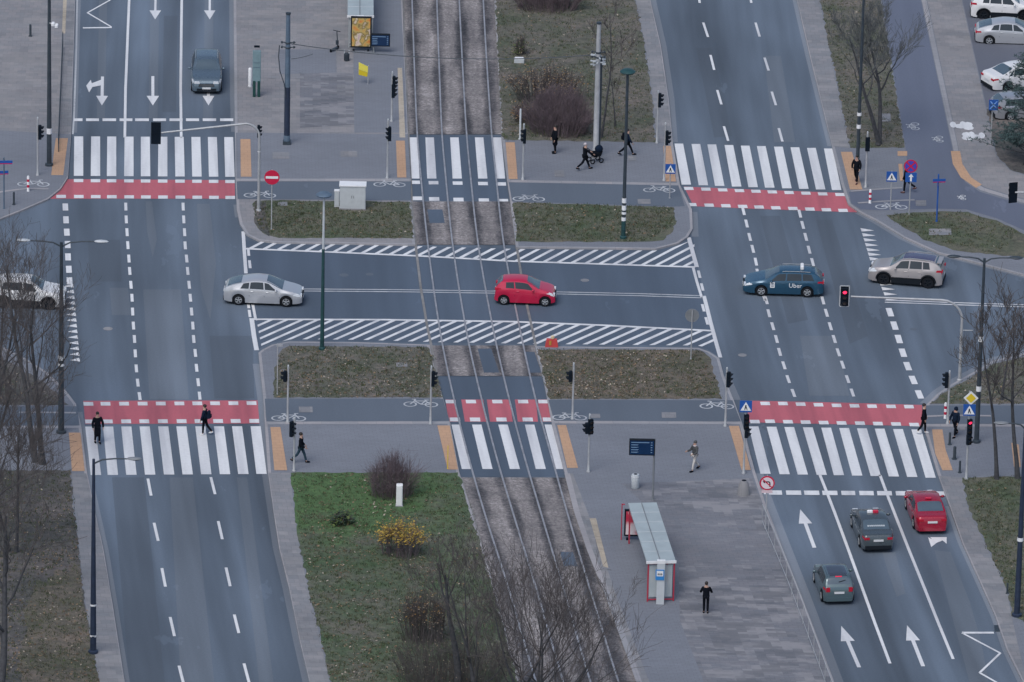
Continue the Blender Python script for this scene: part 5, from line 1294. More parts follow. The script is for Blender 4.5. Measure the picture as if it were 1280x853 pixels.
# no entry
t, b, h = sign_post((339.3, 287), 212, 'round red no entry sign with white bar on the upper left island')
z = height_at(b, 221.5); d = disc('disc', t, (0, -.06, z), .44, SRED); flat('bar', d, [(-.36, -.075), (.36, -.075), (.36, .075), (-.36, .075)], WHITEP)
# signal pole with crossing sign at the lower right junction
t = signal((929.5, 592), 512, 'signal post with blue crossing sign left of the lower right zebra', [(527, 10, 3, None, .06), (540, 70, 2, None, .10)])
b = G(929.5, 592, ZB); crossing_face(t, height_at(b, 507.5), .66, -.09)
t, b, h = sign_post((837, 248), 204, 'blue pedestrian crossing sign left of the upper right zebra')
crossing_face(t, height_at(b, 211), .60)
t, b, h = sign_post((1113, 262), 214, 'blue pedestrian crossing sign left of the no stopping sign')
crossing_face(t, height_at(b, 220.5), .62)
# no stopping + one way arrow
t, b, h = sign_post((1136.4, 268), 201, 'round blue no stopping sign above a blue white-arrow plate')
z = height_at(b, 207.5); d = disc('disc', t, (-.02, -.06, z), .40, SRED); d2 = disc('blue_face', d, (0, -.012, 0), .33, pm('sign_violet', (.06, .06, .42), .4, 0, .04))
for s in (-1, 1): flat('cross_bar', d2, [(-.235 - .03, s * -.235 + .03 * s), (-.235 + .03, s * -.235 - .03 * s), (.235 + .03, s * .235 - .03 * s), (.235 - .03, s * .235 + .03 * s)][::1], SRED, -.016 - .002 * s)
z = height_at(b, 221.5); p = board('arrow_plate', t, (.02, -.06, z), .66, .58, SBLUE)
flat('arrow', p, [(-.055, -.24), (.055, -.24), (.055, .03), (.15, .03), (0, .23), (-.15, .03), (-.055, .03)], WHITEP)
# no left turn
t, b, h = sign_post((957, 661), 594, 'round white no left turn sign with red rim by the railing')
z = height_at(b, 603.5); d = disc('disc', t, (0, -.06, z), .40, SRED); d2 = disc('white_face', d, (0, -.012, 0), .325, pm('sign_pinkish_white', (.70, .62, .66), .5, 0, .03))
flat('arrow', d2, [(.11, -.20), (.17, -.20), (.17, .04), (.10, .11), (-.12, .11), (-.12, .17), (-.24, .08), (-.12, -.01), (-.12, .05), (.08, .05), (.11, .02)], BLACK, -.016)
flat('slash', d2, [(-.25, .19), (-.21, .23), (.25, -.19), (.21, -.23)], SRED, -.022)
p = board('plate', t, (0, -.06, height_at(b, 614)), .58, .17, pm('plate_pinkish', (.62, .48, .52), .5, 0, .03))
# priority diamond, crossing sign and lit signals
t = signal((1207.8, 599), 489, 'signal post with lit red light below a yellow diamond sign', [(533, 10, 3, 0, .06), (549, 30, 2, None, .05)], lamp=False)
b = G(1207.8, 599, ZB)
z = height_at(b, 496.8); q = .40
o_ = flat('diamond', t, [(-q, 0), (0, -q), (q, 0), (0, q)], WHITEP, 0, .03); o_.location = (.06, -.10, z)
flat('yellow_face', o_, [(-q * .68, 0), (0, -q * .68), (q * .68, 0), (0, q * .68)], SYEL, -.045)
crossing_face(t, height_at(b, 511.8), .66, -.12)
# street name posts (blades seen edge on, blank)
def name_post(px, topy, label, blades, mat=SBLUE):
    t, b, h = sign_post(px, topy, label, .045, mat, 'street name sign')
    for py, dx, yaw, w_ in blades:
        p = board('name_blade', t, (dx, -.02, height_at(b, py)), w_, .22, SBLUE, R(yaw)); m = MB(); m.box((0, 0, -.075), (w_ * .98, .034, .05)); m.build('blade_stripe', SRED, p)
    return t
name_post((1170.8, 277), 218, 'blue street name sign on a blue post on the corner lawn', [(226, .05, 8, .75), (228.5, .0, 80, .75)])
name_post((5, 261), 197, 'blue street name signs on a post at the left edge corner', [(203, .1, 5, .80), (216, -.05, 12, .62)], PBLUE)
# blue post sign by the parked cars
t, b, h = sign_post((1238.5, 181), 122, 'blue square sign on a thin post in front of the grey parked estate')
p = board('panel', t, (.06, -.06, height_at(b, 131)), .56, .66, SBLUE)
pl = pm('sign_pale_blue', (.20, .38, .78), .4, 0, .05)
for s in (-1, 1): flat('pale_bar', p, [(-.20 - .04, -.24 * s), (-.20 + .04, -.24 * s), (.20 + .04, .24 * s), (.20 - .04, .24 * s)], pl, -.018 - .003 * s)
# sign backs
t, b, h = sign_post((863.6, 449), 388, 'grey back of a round sign on the small lawn by the hatching', .035, GALV)
disc('disc_back', t, (0, .06, height_at(b, 395)), .39, POLEG)
t, b, h = sign_post((346.5, 493), 430, 'thin grey post with a sign seen edge on at the lower left island', .03)
board('panel_edge', t, (.1, 0, height_at(b, 432)), .34, .10, GALV, R(8), .06)
# free standing posts
for px, ty, lab, nm, mt, r in (((650, 174), 136, 'pale slim post in front of the big bare shrub', 'slim_post', PALE, .06), ((38, 45.5), 30.5, 'lone dark bollard on the paved square', 'bollard', POLED, .07), ((17.3, 256), 240, 'dark bollard beside the blue street name post', 'bollard', POLED, .06),
    ((1187, 556), 540.5, 'dark bollard nearest the person in navy', 'bollard', POLED, .065), ((1193, 574), 558, 'dark bollard in the middle of the three by the lower right zebra', 'bollard', POLED, .085), ((1199.6, 591), 576, 'lowest dark bollard by the lower right zebra', 'bollard', POLED, .06),
    ((1259, 742), 729, 'short dark post on the lawn edge by the navy street lamp', 'bollard', POLED, .05), ((559.5, 586), 557, 'thin yellowish rod standing on a tactile pad beside the tram crossing', 'marker_rod', SYEL, .022)):
    b = G(*px, ZB); h = height_at(b, ty); t = root(nm, b, 0, lab, nm.replace('_', ' '))
    m = MB(); m.lathe([(r * 1.15, 0), (r, .05), (r, h - .06), (r * .8, h - .015), (.001, h)], 'Z', 12); m.build('shaft', mt, t, 40)
    m = MB(); m.lathe([(r * 1.8, 0), (r * 1.7, .035), (r * .9, .045)], 'Z', 12); m.build('foot', mt, t, 40)
for px, ty, lab in (((35.2, 239), 220, 'red and white banded post on the kerb at the left corner'), ((1087.4, 254), 237, 'red and white banded post at the end of the upper right zebra'), ((1181.4, 523), 503.5, 'red and white banded post near the yellow diamond sign')):
    b = G(*px, ZB); h = height_at(b, ty); t = root('banded_post', b, 0, lab, 'bollard', 'banded posts')
    m = MB(); m.lathe([(.09, 0), (.075, .04), (.075, h - .05), (.05, h), (.001, h)], 'Z', 12); m.build('shaft', WHITEP, t, 40)
    for k in (.25, .62):
        m = MB(); m.lathe([(.08, h * k), (.08, h * (k + .17))], 'Z', 12); m.build('red_band', SRED, t)

# mast arm signals
def arm_mast(px, pts_px, head_px, label, yaw, plate, lit, back, r=.085):
    b = G(*px, ZB); t = root('signal_gantry', b, 0, label, 'traffic light', 'overhead signal arms')
    # arm lies in a vertical plane through the pole; offset (dx along the street across, dy towards the viewer)
    m = MB(); m.lathe([(r * 1.8, 0), (r * 1.8, .08), (r * 1.2, .12), (r, 1.2), (r * .9, pts_px[0][2])], 'Z', 12); m.build('pole', GALV, t, 40)
    m = MB(); m.tube([(x, y, z) for x, y, z in pts_px], [r * .9] + [r * .8] * (len(pts_px) - 2) + [r * .6], 10); m.build('arm', GALV, t, 60)
    return t, b
def arm_curve(h, reach, dy, rise=.0, bend=1.1):
    P = [(0, 0, h - bend)]
    for k in range(1, 7):
        a = k * math.pi / 12; f = bend * (1 - math.cos(a)); P.append((math.copysign(f, reach), dy * f / abs(reach), h - bend + bend * math.sin(a)))
    P.append((reach, dy, h + rise)); return P
b = G(323.3, 264, ZB); hh = height_at(b, 155)
# far end of the arm: it swings towards the viewer
t, b = arm_mast((323.3, 264), arm_curve(hh, -5.75, -.2, -.62, .8), None, 'overhead signal arm with dark backplate above the upper left zebra', 0, True, None, True)
signal_head(t, -6.0, -.15, hh - .62, math.pi, 3, None, .27, True)
signal_head(t, -.05, .1, height_at(b, 165), math.pi / 2, 3, None, .17)
stickers(t, hh, [(height_at(b, 190), height_at(b, 189))], .09, WHITEP)
b = G(1199.3, 476, ZB); hh = height_at(b, 376)
t, b = arm_mast((1199.3, 476), arm_curve(hh, -6.2, .05, .08, 1.15), None, 'overhead signal arm with lit red light in front of the beige car', 0, True, 0, False)
signal_head(t, -6.55, -.08, hh + .10, 0, 3, 0, .245, 'edge')
m = MB(); m.cyl((0, 0, height_at(b, 413)), (.62, 0, height_at(b, 413)), .025); m.build('side_bracket', GALV, t)
stickers(t, hh, [(height_at(b, 414), height_at(b, 411)), (height_at(b, 424), height_at(b, 422))], .09, GALV)
b = G(1302, 318, ZB); hh = height_at(b, 241)
t, b = arm_mast((1302, 318), arm_curve(hh, -1.7, 0, -.02, .6), None, 'overhead signal arm entering from the right edge above the side lane', 0, True, None, True)
signal_head(t, -1.85, .05, hh - .02, R(200), 3, None, .25, True)

# railings
def railing(pxs, label, hgt=1.1, mat=GALV, step=2.0, mid_rail=True, z=ZB, name='railing', r=.025):
    P = [G(x, y, z) for x, y in pxs]; b = P[0]; t = root(name, b, 0, label, 'railing'); P = [p - b for p in P]
    L_ = [0]
    for a, c in zip(P, P[1:]): L_.append(L_[-1] + (c - a).length)
    def at(s):
        for i in range(len(P) - 1):
            if s <= L_[i + 1] + 1e-6: return P[i].lerp(P[i + 1], (s - L_[i]) / (L_[i + 1] - L_[i]))
        return P[-1]
    n = max(1, round(L_[-1] / step))
    for i in range(min(n + 1, 60)):
        p = at(L_[-1] * i / n); m = MB(); m.cyl(p, p + Vector((0, 0, hgt)), r, r, 8); m.build('post', mat, t)
    for zz in [hgt] + ([.18] if mid_rail else []) + ([hgt * .55] if mid_rail == 2 else []):
        m = MB(); m.tube([p + Vector((0, 0, zz)) for p in P], r, 6); m.build('rail', mat, t)
railing([(952.5, 655), (968, 690), (985, 731), (1002, 776), (1020, 825), (1042, 885), (1075, 972)], 'pale steel railing along the carriageway beside the mottled tram stop', mat=GALV, r=.018)
railing([(78.5, 61), (76.5, 110), (73, 190)], 'thin dark railing along the kerb of the upper left corner', 1.1, POLED, 1.5, 2)
for y0, y1, x0, x1 in ((0, 140, 66.5, 64.0),):
    pass

# utility cabinet
b = G(440.5, 262.5, ZB); t = root('utility_cabinet', b, 0, 'large pale grey utility cabinet on the upper island', 'cabinet')
s_ = 21.2
m = MB(); m.box((0, .35, .04), (1.55, .75, .08)); m.build('plinth', KERB, t)
m = MB(); m.box((0, .35, .76), (1.50, .70, 1.36)); m.build('housing', PALE, t)
m = MB(); m.box((0, .35, 1.475), (1.58, .80, .07)); m.build('lid', WHITEP, t)
for s in (-1, 1):
    m = MB(); m.box((s * .37, -.005, .80), (.70, .014, 1.20)); d_ = m.build('door', PALE, t); m = MB(); m.box((s * .06, -.02, .8), (.03, .03, .16)); m.build('handle', POLEG, d_)
b = G(420.8, 260, ZB); t = root('meter_box', b, 0, 'small pale grey meter box beside the large utility cabinet', 'cabinet')
m = MB(); m.box((0, .15, .52), (.28, .26, .98)); m.build('housing', PALE, t); m = MB(); m.box((0, .15, 1.03), (.31, .30, .05)); m.build('lid', WHITEP, t); m = MB(); m.box((0, .01, .55), (.22, .012, .82)); m.build('door', PALE, t)
# white pillar cabinet on the lawn
b = G(499, 633.5, ZB); t = root('pillar_cabinet', b, 0, 'slim white pillar cabinet on the green lawn before the purple shrub', 'cabinet')
m = MB(); m.rbox((0, .18, .62), (.34, .32, 1.20), .03); m.build('housing', WHITEP, t, 40); m = MB(); m.box((0, .012, .62), (.26, .012, 1.05)); m.build('door', WHITEP, t); m = MB(); m.box((0, .18, .01), (.40, .38, .06)); m.build('foot', KERB, t)
# litter bin, concrete bin
b = G(794, 610, ZB); t = root('litter_bin', b, 0, 'pale grey cylindrical litter bin below the dark blue board', 'litter bin')
m = MB(); m.lathe([(.20, 0), (.225, .03), (.225, .72), (.19, .78), (.001, .80)], 'Z', 18); m.build('drum', PALE, t, 40); m = MB(); m.lathe([(.235, .66), (.235, .70)], 'Z', 18); m.build('rim', WHITEP, t); m = MB(); m.lathe([(.10, .801), (.001, .803)], 'Z', 12); m.build('opening', BLACK, t)
b = G(929.5, 618, ZB); t = root('concrete_bin', b, 0, 'conical concrete bin with dark opening below the left zebra signal post', 'litter bin')
m = MB(); m.lathe([(.36, 0), (.35, .05), (.27, .62), (.16, .76), (.13, .80)], 'Z', 18); m.build('drum', VERGE, t, 40); m = MB(); m.lathe([(.13, .80), (.10, .77), (.001, .76)], 'Z', 12); m.build('opening', BLACK, t)
b = G(433.3, 76, ZB); t = root('litter_bin', b, 0, 'small dark litter bin left of the yellow sign', 'litter bin')
m = MB(); m.lathe([(.14, 0), (.17, .04), (.17, .46), (.12, .50), (.001, .50)], 'Z', 14); m.build('drum', POLED, t, 40)
for s in (-1, 1):
    m = MB(); m.cyl((s * .14, 0, .45), (s * .14, 0, .68), .03); m.build('upright', PALE, t)
# kick scooter
b = G(421.6, 61.5, ZB); t = root('kick_scooter', b, R(60), 'dark kick scooter parked on the upper tram stop pavement', 'scooter')
m = MB(); m.box((-.35, 0, .12), (.75, .16, .06)); m.build('deck', POLED, t); m = MB(); m.cyl((.05, 0, .12), (-.08, 0, 1.20), .03); m.build('stem', POLED, t); m = MB(); m.cyl((-.08, -.26, 1.2), (-.08, .26, 1.2), .022); m.build('handlebar', BLACK, t)
for x in (.08, -.75):
    m = MB(); m.lathe([(.06, -.03), (.11, -.025), (.11, .025), (.06, .03)], 'Y', 14, (x, 0, .11)); m.build('wheel', TYRE, t, 40)
m = MB(); m.rbox((-.02, 0, .45), (.14, .16, .3), .03); m.build('battery_box', POLED, t)
# yellow folded sign
b = G(460, 105.5, ZB); t = root('yellow_sign', b, 0, 'bent yellow sign on a thin post on the upper tram stop', 'sign')
hz = height_at(b, 82)
m = MB(); m.cyl((0, 0, 0), (0, 0, hz), .03); m.build('post', GALV, t)
m = MB(); m.prism([(-.58, .18), (-.02, -.02), (-.02, .36), (-.58, .62)], .04); m.v = [(x, y - .05, z + hz - .42) for x, y, z in m.v]; m.build('upper_panel', pm('yellow_panel', (.74, .66, .10), .4, 0, .04), t)
m = MB(); m.prism([(-.58, -.18), (-.06, -.30), (-.02, -.04), (-.58, .16)], .04); m.v = [(x, y - .05, z + hz - .42) for x, y, z in m.v]; m.build('lower_panel', pm('yellow_panel_deep', (.60, .47, .02), .4, 0, .04), t)
# info totem with green slots + white post
b = G(320.5, 121.5, ZB); t = root('info_totem', b, 0, 'teal glass info totem with dark green base on the upper tram stop', 'totem'); hz = height_at(b, 59)
TG = pm('totem_teal', (.17, .26, .29), .25, 0, .1); DG = pm('totem_green', (.008, .055, .050), .4, 0, .1)
m = MB(); m.rbox((0, .1, 1.95), (.50, .18, hz * .62), .02); g = m.build('glass_panel', TG, t, 40)
for z in (1.9, 2.2): m = MB(); m.box((0, 0, z), (.42, .012, .02)); m.build('panel_line', PBLUE, g)
for s in (-1, 1):
    m = MB(); m.rbox((s * .14, .1, .52), (.17, .2, 1.04), .02); m.build('leg', DG, t, 40)
m = MB(); m.box((0, .1, hz), (.34, .14, .10)); m.build('cap', BLACK, t)
b = G(312.4, 108.5, ZB); t = root('white_post', b, 0, 'thick white post left of the teal info totem', 'post')
m = MB(); m.lathe([(.11, 0), (.11, 1.15), (.08, 1.2), (.001, 1.21)], 'Z', 14); m.build('shaft', WHITEP, t, 40); m = MB(); m.lathe([(.15, 0), (.14, .04), (.11, .05)], 'Z', 14); m.build('foot', GALV, t)
# red barrier
b = G(689.5, 434, ZB); t = root('road_barrier', b, 0, 'small red plastic road barrier with pale lamp by the tram bed', 'barrier')
m = MB(); m.box((0, .1, .22), (.74, .30, .44), 0, 0, 0, .78); m.build('base', pm('barrier_red', (.50, .06, .06), .5), t); m = MB(); m.lathe([(.06, .44), (.10, .48), (.10, .62), (.001, .66)], 'Z', 12, (.05, .1, 0)); m.build('lamp', pm('lamp_cream', (.66, .55, .36), .4), t, 40)
m = MB(); m.box((-.08, -.056, .26), (.12, .02, .26)); m.build('reflector', pm('reflector_amber', (.45, .26, .05), .4), t)

# tram shelters
GLAS = pm('shelter_glass', (.30, .36, .38), .1, 0, .08); ROOFM = pm('shelter_roof', (.34, .40, .42), .45, 0, .10, 1.2); FRED = pm('frame_red', (.40, .03, .06), .45, 0, .06); FGRY = pm('frame_grey', (.36, .40, .42), .5, 0, .06)
gm_, gnt, gb = new_mat('clear_glass'); gb.inputs['Base Color'].default_value = (.62, .70, .72, 1); gb.inputs['Alpha'].default_value = .42; gb.inputs['Roughness'].default_value = .08
_f = noise(gnt, N(gnt, 'ShaderNodeTexCoord').outputs['Object'], 1.5, 3); L(gnt, RAMP(gnt, _f, [(.3, (.55, .63, .65)), (.7, (.66, .72, .74))]), gb.inputs['Base Color'])
def shelter(near_l, near_r, far_l, hgt, label, frame, z=ZB):
    """near/far roof corners traced at roof height"""
    a, c, f = G(*near_l, hgt), G(*near_r, hgt), G(*far_l, hgt)
    d = (f - a); Ln = d.length; d.normalize(); ang = math.atan2(d.y, d.x)
    n = Vector((d.y, -d.x, 0)); Wd = (c - a).dot(n); b = Vector((a.x, a.y, z)); t = root('tram_shelter', b, ang, label, 'shelter', 'tram shelters')
    Hh = hgt - z
    # local: x along, y = -across (right side is -y)
    m = MB(); m.box((Ln / 2, -Wd / 2, Hh - .05), (Ln, Wd, .10)); rf = m.build('roof', ROOFM, t)
    m = MB(); m.box((Ln / 2, -Wd * .47, Hh + .012), (Ln * .98, .045, .03)); m.build('gutter', POLEG, rf)
    for k in range(1, 6):
        m = MB(); m.box((Ln * k / 6, -Wd / 2, Hh + .006), (.03, Wd * .98, .016)); m.build('seam', PALE, rf)
    m = MB(); m.box((-.03, -Wd / 2, Hh - .05), (.06, Wd + .06, .14)); m.build('fascia', WHITEP, rf)
    for x in (.08, Ln / 3, Ln * 2 / 3, Ln - .08):
        for y in (-.10, -Wd + .06):
            if y == -.10 and x not in (.08, Ln - .08): continue
            m = MB(); m.box((x, y, (Hh - .1) / 2), (.07, .07, Hh - .1)); m.build('post', frame, t)
    for y0 in (.10, Hh - .16):
        m = MB(); m.box((.08, -Wd / 2, y0), (.05, Wd - .2, .05)); m.build('end_rail', frame, t)
    m = MB(); m.box((.08, -Wd / 2, Hh * .5), (.012, Wd - .3, Hh - .5)); m.build('end_glass', gm_, t)
    m = MB(); m.box((Ln / 2, -Wd + .06, Hh * .52), (Ln - .3, .012, Hh - .6)); m.build('back_glass', gm_, t)
    m = MB(); m.box((Ln * .5, -Wd + .35, .46), (Ln * .55, .32, .06)); bn = m.build('bench', POLEG, t)
    for x in (.3, .7): m = MB(); m.box((Ln * x, -Wd + .35, .22), (.06, .25, .43)); m.build('bench_leg', POLEG, bn)
    return t, b, Ln, Wd, Hh, ang
t, b, Ln, Wd, Hh, ang = shelter((808.5, 702), (845, 702), (785, 629), 2.38, 'tram shelter with red frame and pale roof on the lower tram stop', FRED)
def light_box(px, topy, w_, label, art, frame, yaw=0):
    b = G(*px, ZB); h = height_at(b, topy); t = root('advert_panel', b, R(yaw), label, 'advert')
    m = MB(); m.box((0, .08, h / 2 + .12), (w_, .16, h - .24)); m.build('case', frame, t)
    for s in (-1, 1): m = MB(); m.box((s * w_ * .35, .08, .06), (.10, .12, .12)); m.build('foot', frame, t)
    p = board('poster', t, (0, -.008, h / 2 + .13), w_ - .16, h - .42, art, 0, .012)
    return t, p, h
def blobs(name, cols, scale):
    m_, nt, bb = new_mat(name); tc = N(nt, 'ShaderNodeTexCoord')
    f = noise(nt, scaled(nt, tc.outputs['Object'], (1, 1, .8)), scale, 2, .4)
    n = len(cols); L(nt, RAMP(nt, f, [(.30 + .40 * i / (n - 1), c) for i, c in enumerate(cols)]), bb.inputs['Base Color']); bb.inputs['Roughness'].default_value = .25; return m_
t2, p2, h2_ = light_box((793.5, 676), 638, 1.15, 'black framed advert with red picture at the far end of the red-framed shelter', blobs('poster_red', [(.45, .02, .06), (.50, .05, .09), (.70, .55, .58), (.74, .70, .72)], 1.5), BLACK)
m = MB(); m.box((-.72, .08, 1.0), (.05, .05, 2.0)); m.build('red_edge', FRED, t2); m = MB(); m.box((-.66, .08, 2.02), (.18, .05, .05)); m.build('red_edge', FRED, t2)
# totem with tram stop sign in front of the near end
b = G(825, 755, ZB); t = root('stop_totem', b, 0, 'pale stop totem with blue tram sign at the near end of the shelter', 'totem'); hz = height_at(b, 701)
m = MB(); m.box((0, 0, hz / 2), (.40, .14, hz)); m.build('column', PALE, t); m = MB(); m.box((0, 0, hz - .06), (.43, .17, .18)); m.build('cap', WHITEP, t)
zz = height_at(b, 718); p = board('stop_sign', t, (-.05, -.095, zz), .45, .58, pm('stop_blue', (.03, .22, .55), .4, 0, .04))
flat('white_square', p, [(-.17, -.07), (.17, -.07), (.17, .23), (-.17, .23)], WHITEP)
flat('tram_outline', p, [(-.12, .0), (.12, .0), (.12, .06), (.09, .10), (-.09, .10), (-.12, .06)], BLACK, -.028); flat('tram_window', p, [(-.09, .045), (.09, .045), (.07, .085), (-.07, .085)], WHITEP, -.036)
# upper shelter, its advert and board
t, b, Ln, Wd, Hh, ang = shelter((434.5, 19.5), (467, 19.5), (434.8, -46), 2.2, 'pale roofed tram shelter at the top edge of the upper tram stop', FGRY)
m = MB(); m.box((-.12, -Wd / 2, Hh - .02), (.2, .42, .12)); m.build('roof_lamp', WHITEP, t)
light_box((451, 64.5), 21.5, 1.28, 'bright advert with golden and orange picture under the upper shelter', blobs('poster_gold', [(.58, .18, .06), (.60, .30, .08), (.50, .38, .14), (.22, .16, .06), (.66, .56, .42), (.50, .36, .40)], 2.6), CLAD)
def info_board(px, topy, x0, x1, y1, label, post_side):
    b = G(*px, ZB); h = height_at(b, topy); t = root('display_board', b, 0, label, 'display board', 'stop display boards')
    m = MB(); m.lathe([(.09, 0), (.09, .05), (.055, .06), (.055, h)], 'Z', 10); m.build('post', POLEG, t, 40)
    s = 1 / 22.6 if px[1] > 300 else 1 / 20.7
    w_ = (x1 - x0) * s; hb = h - height_at(b, y1); xc = ((x0 + x1) / 2 - px[0] - .3) * s
    m = MB(); m.rbox((xc, -.02, h - hb / 2), (w_, .16, hb), .02); bx_ = m.build('case', CLAD, t, 40)
    scr = board('screen', t, (xc, -.105, h - hb / 2 - .01), w_ - .10, hb - .14, pm('screen_navy', (.008, .030, .085), .2, 0, .1), 0, .012)
    ROWB = pm('screen_text', (.16, .27, .42), .4, 0, .1)
    random.seed(4)
    for r_ in range(5):
        zr = (hb - .22) * (.42 - r_ * .2)
        flat('text_row', scr, [(-w_ * .42, zr - .022), (-w_ * .42 + w_ * (.70 if r_ == 0 else random.uniform(.2, .32)), zr - .022), (-w_ * .42 + w_ * (.70 if r_ == 0 else .3), zr + .022), (-w_ * .42, zr + .022)], ROWB, -.01)
        flat('time_row', scr, [(w_ * .34, zr - .022), (w_ * .40, zr - .022), (w_ * .40, zr + .022), (w_ * .34, zr + .022)], ROWB, -.01)
    return t
info_board((816, 625), 549, 786, 817, 569, 'dark blue display board on a post above the red-framed shelter', 1)
info_board((467, 66), 42, 463.5, 488, 57.5, 'dark teal display board beside the golden advert', -1)
# drain by the zigzag
b = G(1249, 786, .004); o_ = MB().box((0, 0, .01), (.5, .8, .03)).build('drain_cover', POLED); o_.location = b; tagd(o_, 'dark drain cover in the gutter beside the zigzag marking', 'drain cover')
# ---------------------------------------------------------------- trees, shrubs, leaves
def grow(mb_t, mb_c, p, d, ln, r, depth, rnd, spread=.7, kids=(5, 7), up=.15, minr=.008, wig=.16, thick=.045):
    """one limb as a bent tapered tube, then its side branches"""
    n = 5 if depth > 1 else 3; pts = [p]; q = p; dd = d.copy(); rs = [r]
    for i in range(n):
        dd = (dd + Vector((rnd.gauss(0, wig), rnd.gauss(0, wig), rnd.gauss(0, wig) + up * .35))).normalized()
        q = q + dd * (ln / n); pts.append(q); rs.append(max(minr, r * (1 - .62 * (i + 1) / n)))
    (mb_t if r > thick else mb_c).tube(pts, rs, 7 if r > .06 else (4 if r > .02 else 3), False)
    if depth <= 0: return
    nk = rnd.randint(*kids)
    for k in range(nk):
        f = .28 + .72 * (k + rnd.random()) / nk; i = min(n - 1, int(f * n)); b = pts[i].lerp(pts[i + 1], f * n - i)
        ax = (pts[i + 1] - pts[i]).normalized(); a = ax.orthogonal().normalized(); a = Matrix.Rotation(rnd.uniform(0, math.tau), 3, ax) @ a
        nd = (ax * (1 - spread * .45) + a * spread * rnd.uniform(.6, 1.1) + Vector((0, 0, up))).normalized()
        grow(mb_t, mb_c, b, nd, ln * rnd.uniform(.46, .70), max(minr, rs[i] * rnd.uniform(.42, .6)), depth - 1, rnd, spread, kids, up, minr, wig, thick)
def bare_tree(px, label, h, r, seed, stems=1, depth=4, spread=.7, first=.30, lean=(0, 0), kids=(5, 7), twig=TWIG, fork=None, z=ZB, name='bare_tree', minr=.011, group='bare trees', limbs=7, el=(.7, 1.6), up=.26, reach=1.0):
    rnd = random.Random(seed); b = G(*px, z); t = root(name, b, 0, label, 'tree', group); tr, cr = MB(), MB()
    for s in range(stems):
        off = Vector((rnd.uniform(-.3, .3), rnd.uniform(-.3, .3), 0)) if stems > 1 else Vector((0, 0, -.05))
        d = Vector((lean[0] + rnd.gauss(0, .05 + .18 * (stems > 1)), lean[1] + rnd.gauss(0, .05 + .18 * (stems > 1)), 1)).normalized()
        hh = h * rnd.uniform(.85, 1.05); pts = [off]; q = off; rs = [r * 1.25]; n = 9; dd = d.copy()
        for i in range(n):
            dd = (dd + Vector((rnd.gauss(0, .05), rnd.gauss(0, .05), .06))).normalized(); q = q + dd * hh / n; pts.append(q); rs.append(max(.02, r * (1 - .80 * (i + 1) / n)))
        tr.tube(pts, rs, 9, False)
        for k in range(limbs):
            f = first + (.97 - first) * (k + rnd.random() * .8) / limbs; i = min(n - 1, int(f * n)); bb = pts[i].lerp(pts[i + 1], f * n - i)
            az = k * 2.4 + rnd.uniform(-.5, .5) + seed; ee = rnd.uniform(*el)
            nd = Vector((math.cos(az), math.sin(az), ee)).normalized()
            grow(tr, cr, bb, nd, hh * (.52 - .30 * f) * rnd.uniform(.8, 1.2) * reach, rs[i] * .55, depth - 1, rnd, spread, kids, up, minr)
    tr.build('trunk', BARK, t, 60); cr.build('crown', twig, t)
    return t
bare_tree((48, 578), 'bare tree with a forked trunk left of the dark double-arm lamp', 11.0, .17, 3, 2, 4, .6, .25, (.02, 0), (4, 6), reach=.9, minr=.0065)
bare_tree((-22, 640), 'bare tree leaning in from the left edge under the white off-roader', 12.5, .20, 5, 1, 4, .65, .25, (.10, 0), (4, 6), reach=.9, minr=.0065)
bare_tree((-2, 905), 'thick bare tree trunk in the bottom left corner', 12, .24, 8, 1, 4, .65, .32, (.05, 0), (4, 5))
bare_tree((-42, 780), 'bare tree at the left edge above the bottom left trunk', 12, .17, 13, 1, 4, .7, .25, (.12, 0), (5, 6), minr=.008)
bare_tree((16, 690), 'slender bare tree on the bare soil strip left of the lower carriageway', 8, .09, 21, 2, 4, .6, .25, (-.02, 0), (4, 6), minr=.008)
bare_tree((-12, 540), 'bare tree at the left edge over the white off-roader', 9, .13, 23, 2, 4, .6, .25, (.05, 0), (4, 5), reach=.9, minr=.0065)
bare_tree((609, 915), 'bushy bare tree with many upright stems in front of the tram rails', 9.2, .10, 31, 3, 4, .55, .20, (.03, 0), (4, 4), limbs=7, reach=1.05, minr=.008)
bare_tree((668, 945), 'bare spreading tree over the tram rails at the bottom edge', 8.2, .12, 37, 4, 4, .70, .15, (.10, .0), (3, 5), limbs=7, reach=1.35, el=(.4, 1.2), minr=.008)
bare_tree((572, 885), 'lopped bare tree with a thick trunk and two upright shoots', 8.4, .24, 41, 1, 3, .45, .70, (-.02, 0), (3, 4), limbs=4, el=(1.4, 2.4))
bare_tree((1101, 182), 'bare tree with a low fork on the upper right verge', 8.0, .15, 51, 2, 4, .62, .40, (.0, 0), (4, 6), twig=TWIGL, minr=.009, limbs=7)
bare_tree((751.5, 172), 'thin dark bare tree right beside the galvanised mast', 9.0, .075, 55, 1, 3, .5, .5, (.04, 0), (3, 5), reach=.6)
bare_tree((769, 158), 'young staked tree on the brown lawn left of the upper carriageway', 5.2, .05, 57, 1, 3, .5, .35, (.01, 0), (3, 4), reach=.6)
bare_tree((1246, 599), 'bare tree with a slim trunk left of the dark street lamp at the right edge', 8.4, .12, 61, 1, 4, .6, .42, (.01, 0), (4, 5), reach=.8)
bare_tree((1272, 598), 'bare tree with a leaning trunk at the right edge by the orange tactile pad', 9.0, .13, 67, 1, 4, .62, .38, (-.07, 0), (4, 5), reach=.8)
bare_tree((1252, 500), 'bare tree on the brown corner above the yellow diamond sign', 5.0, .08, 71, 1, 3, .6, .3, (.02, 0), (4, 5), reach=.8)

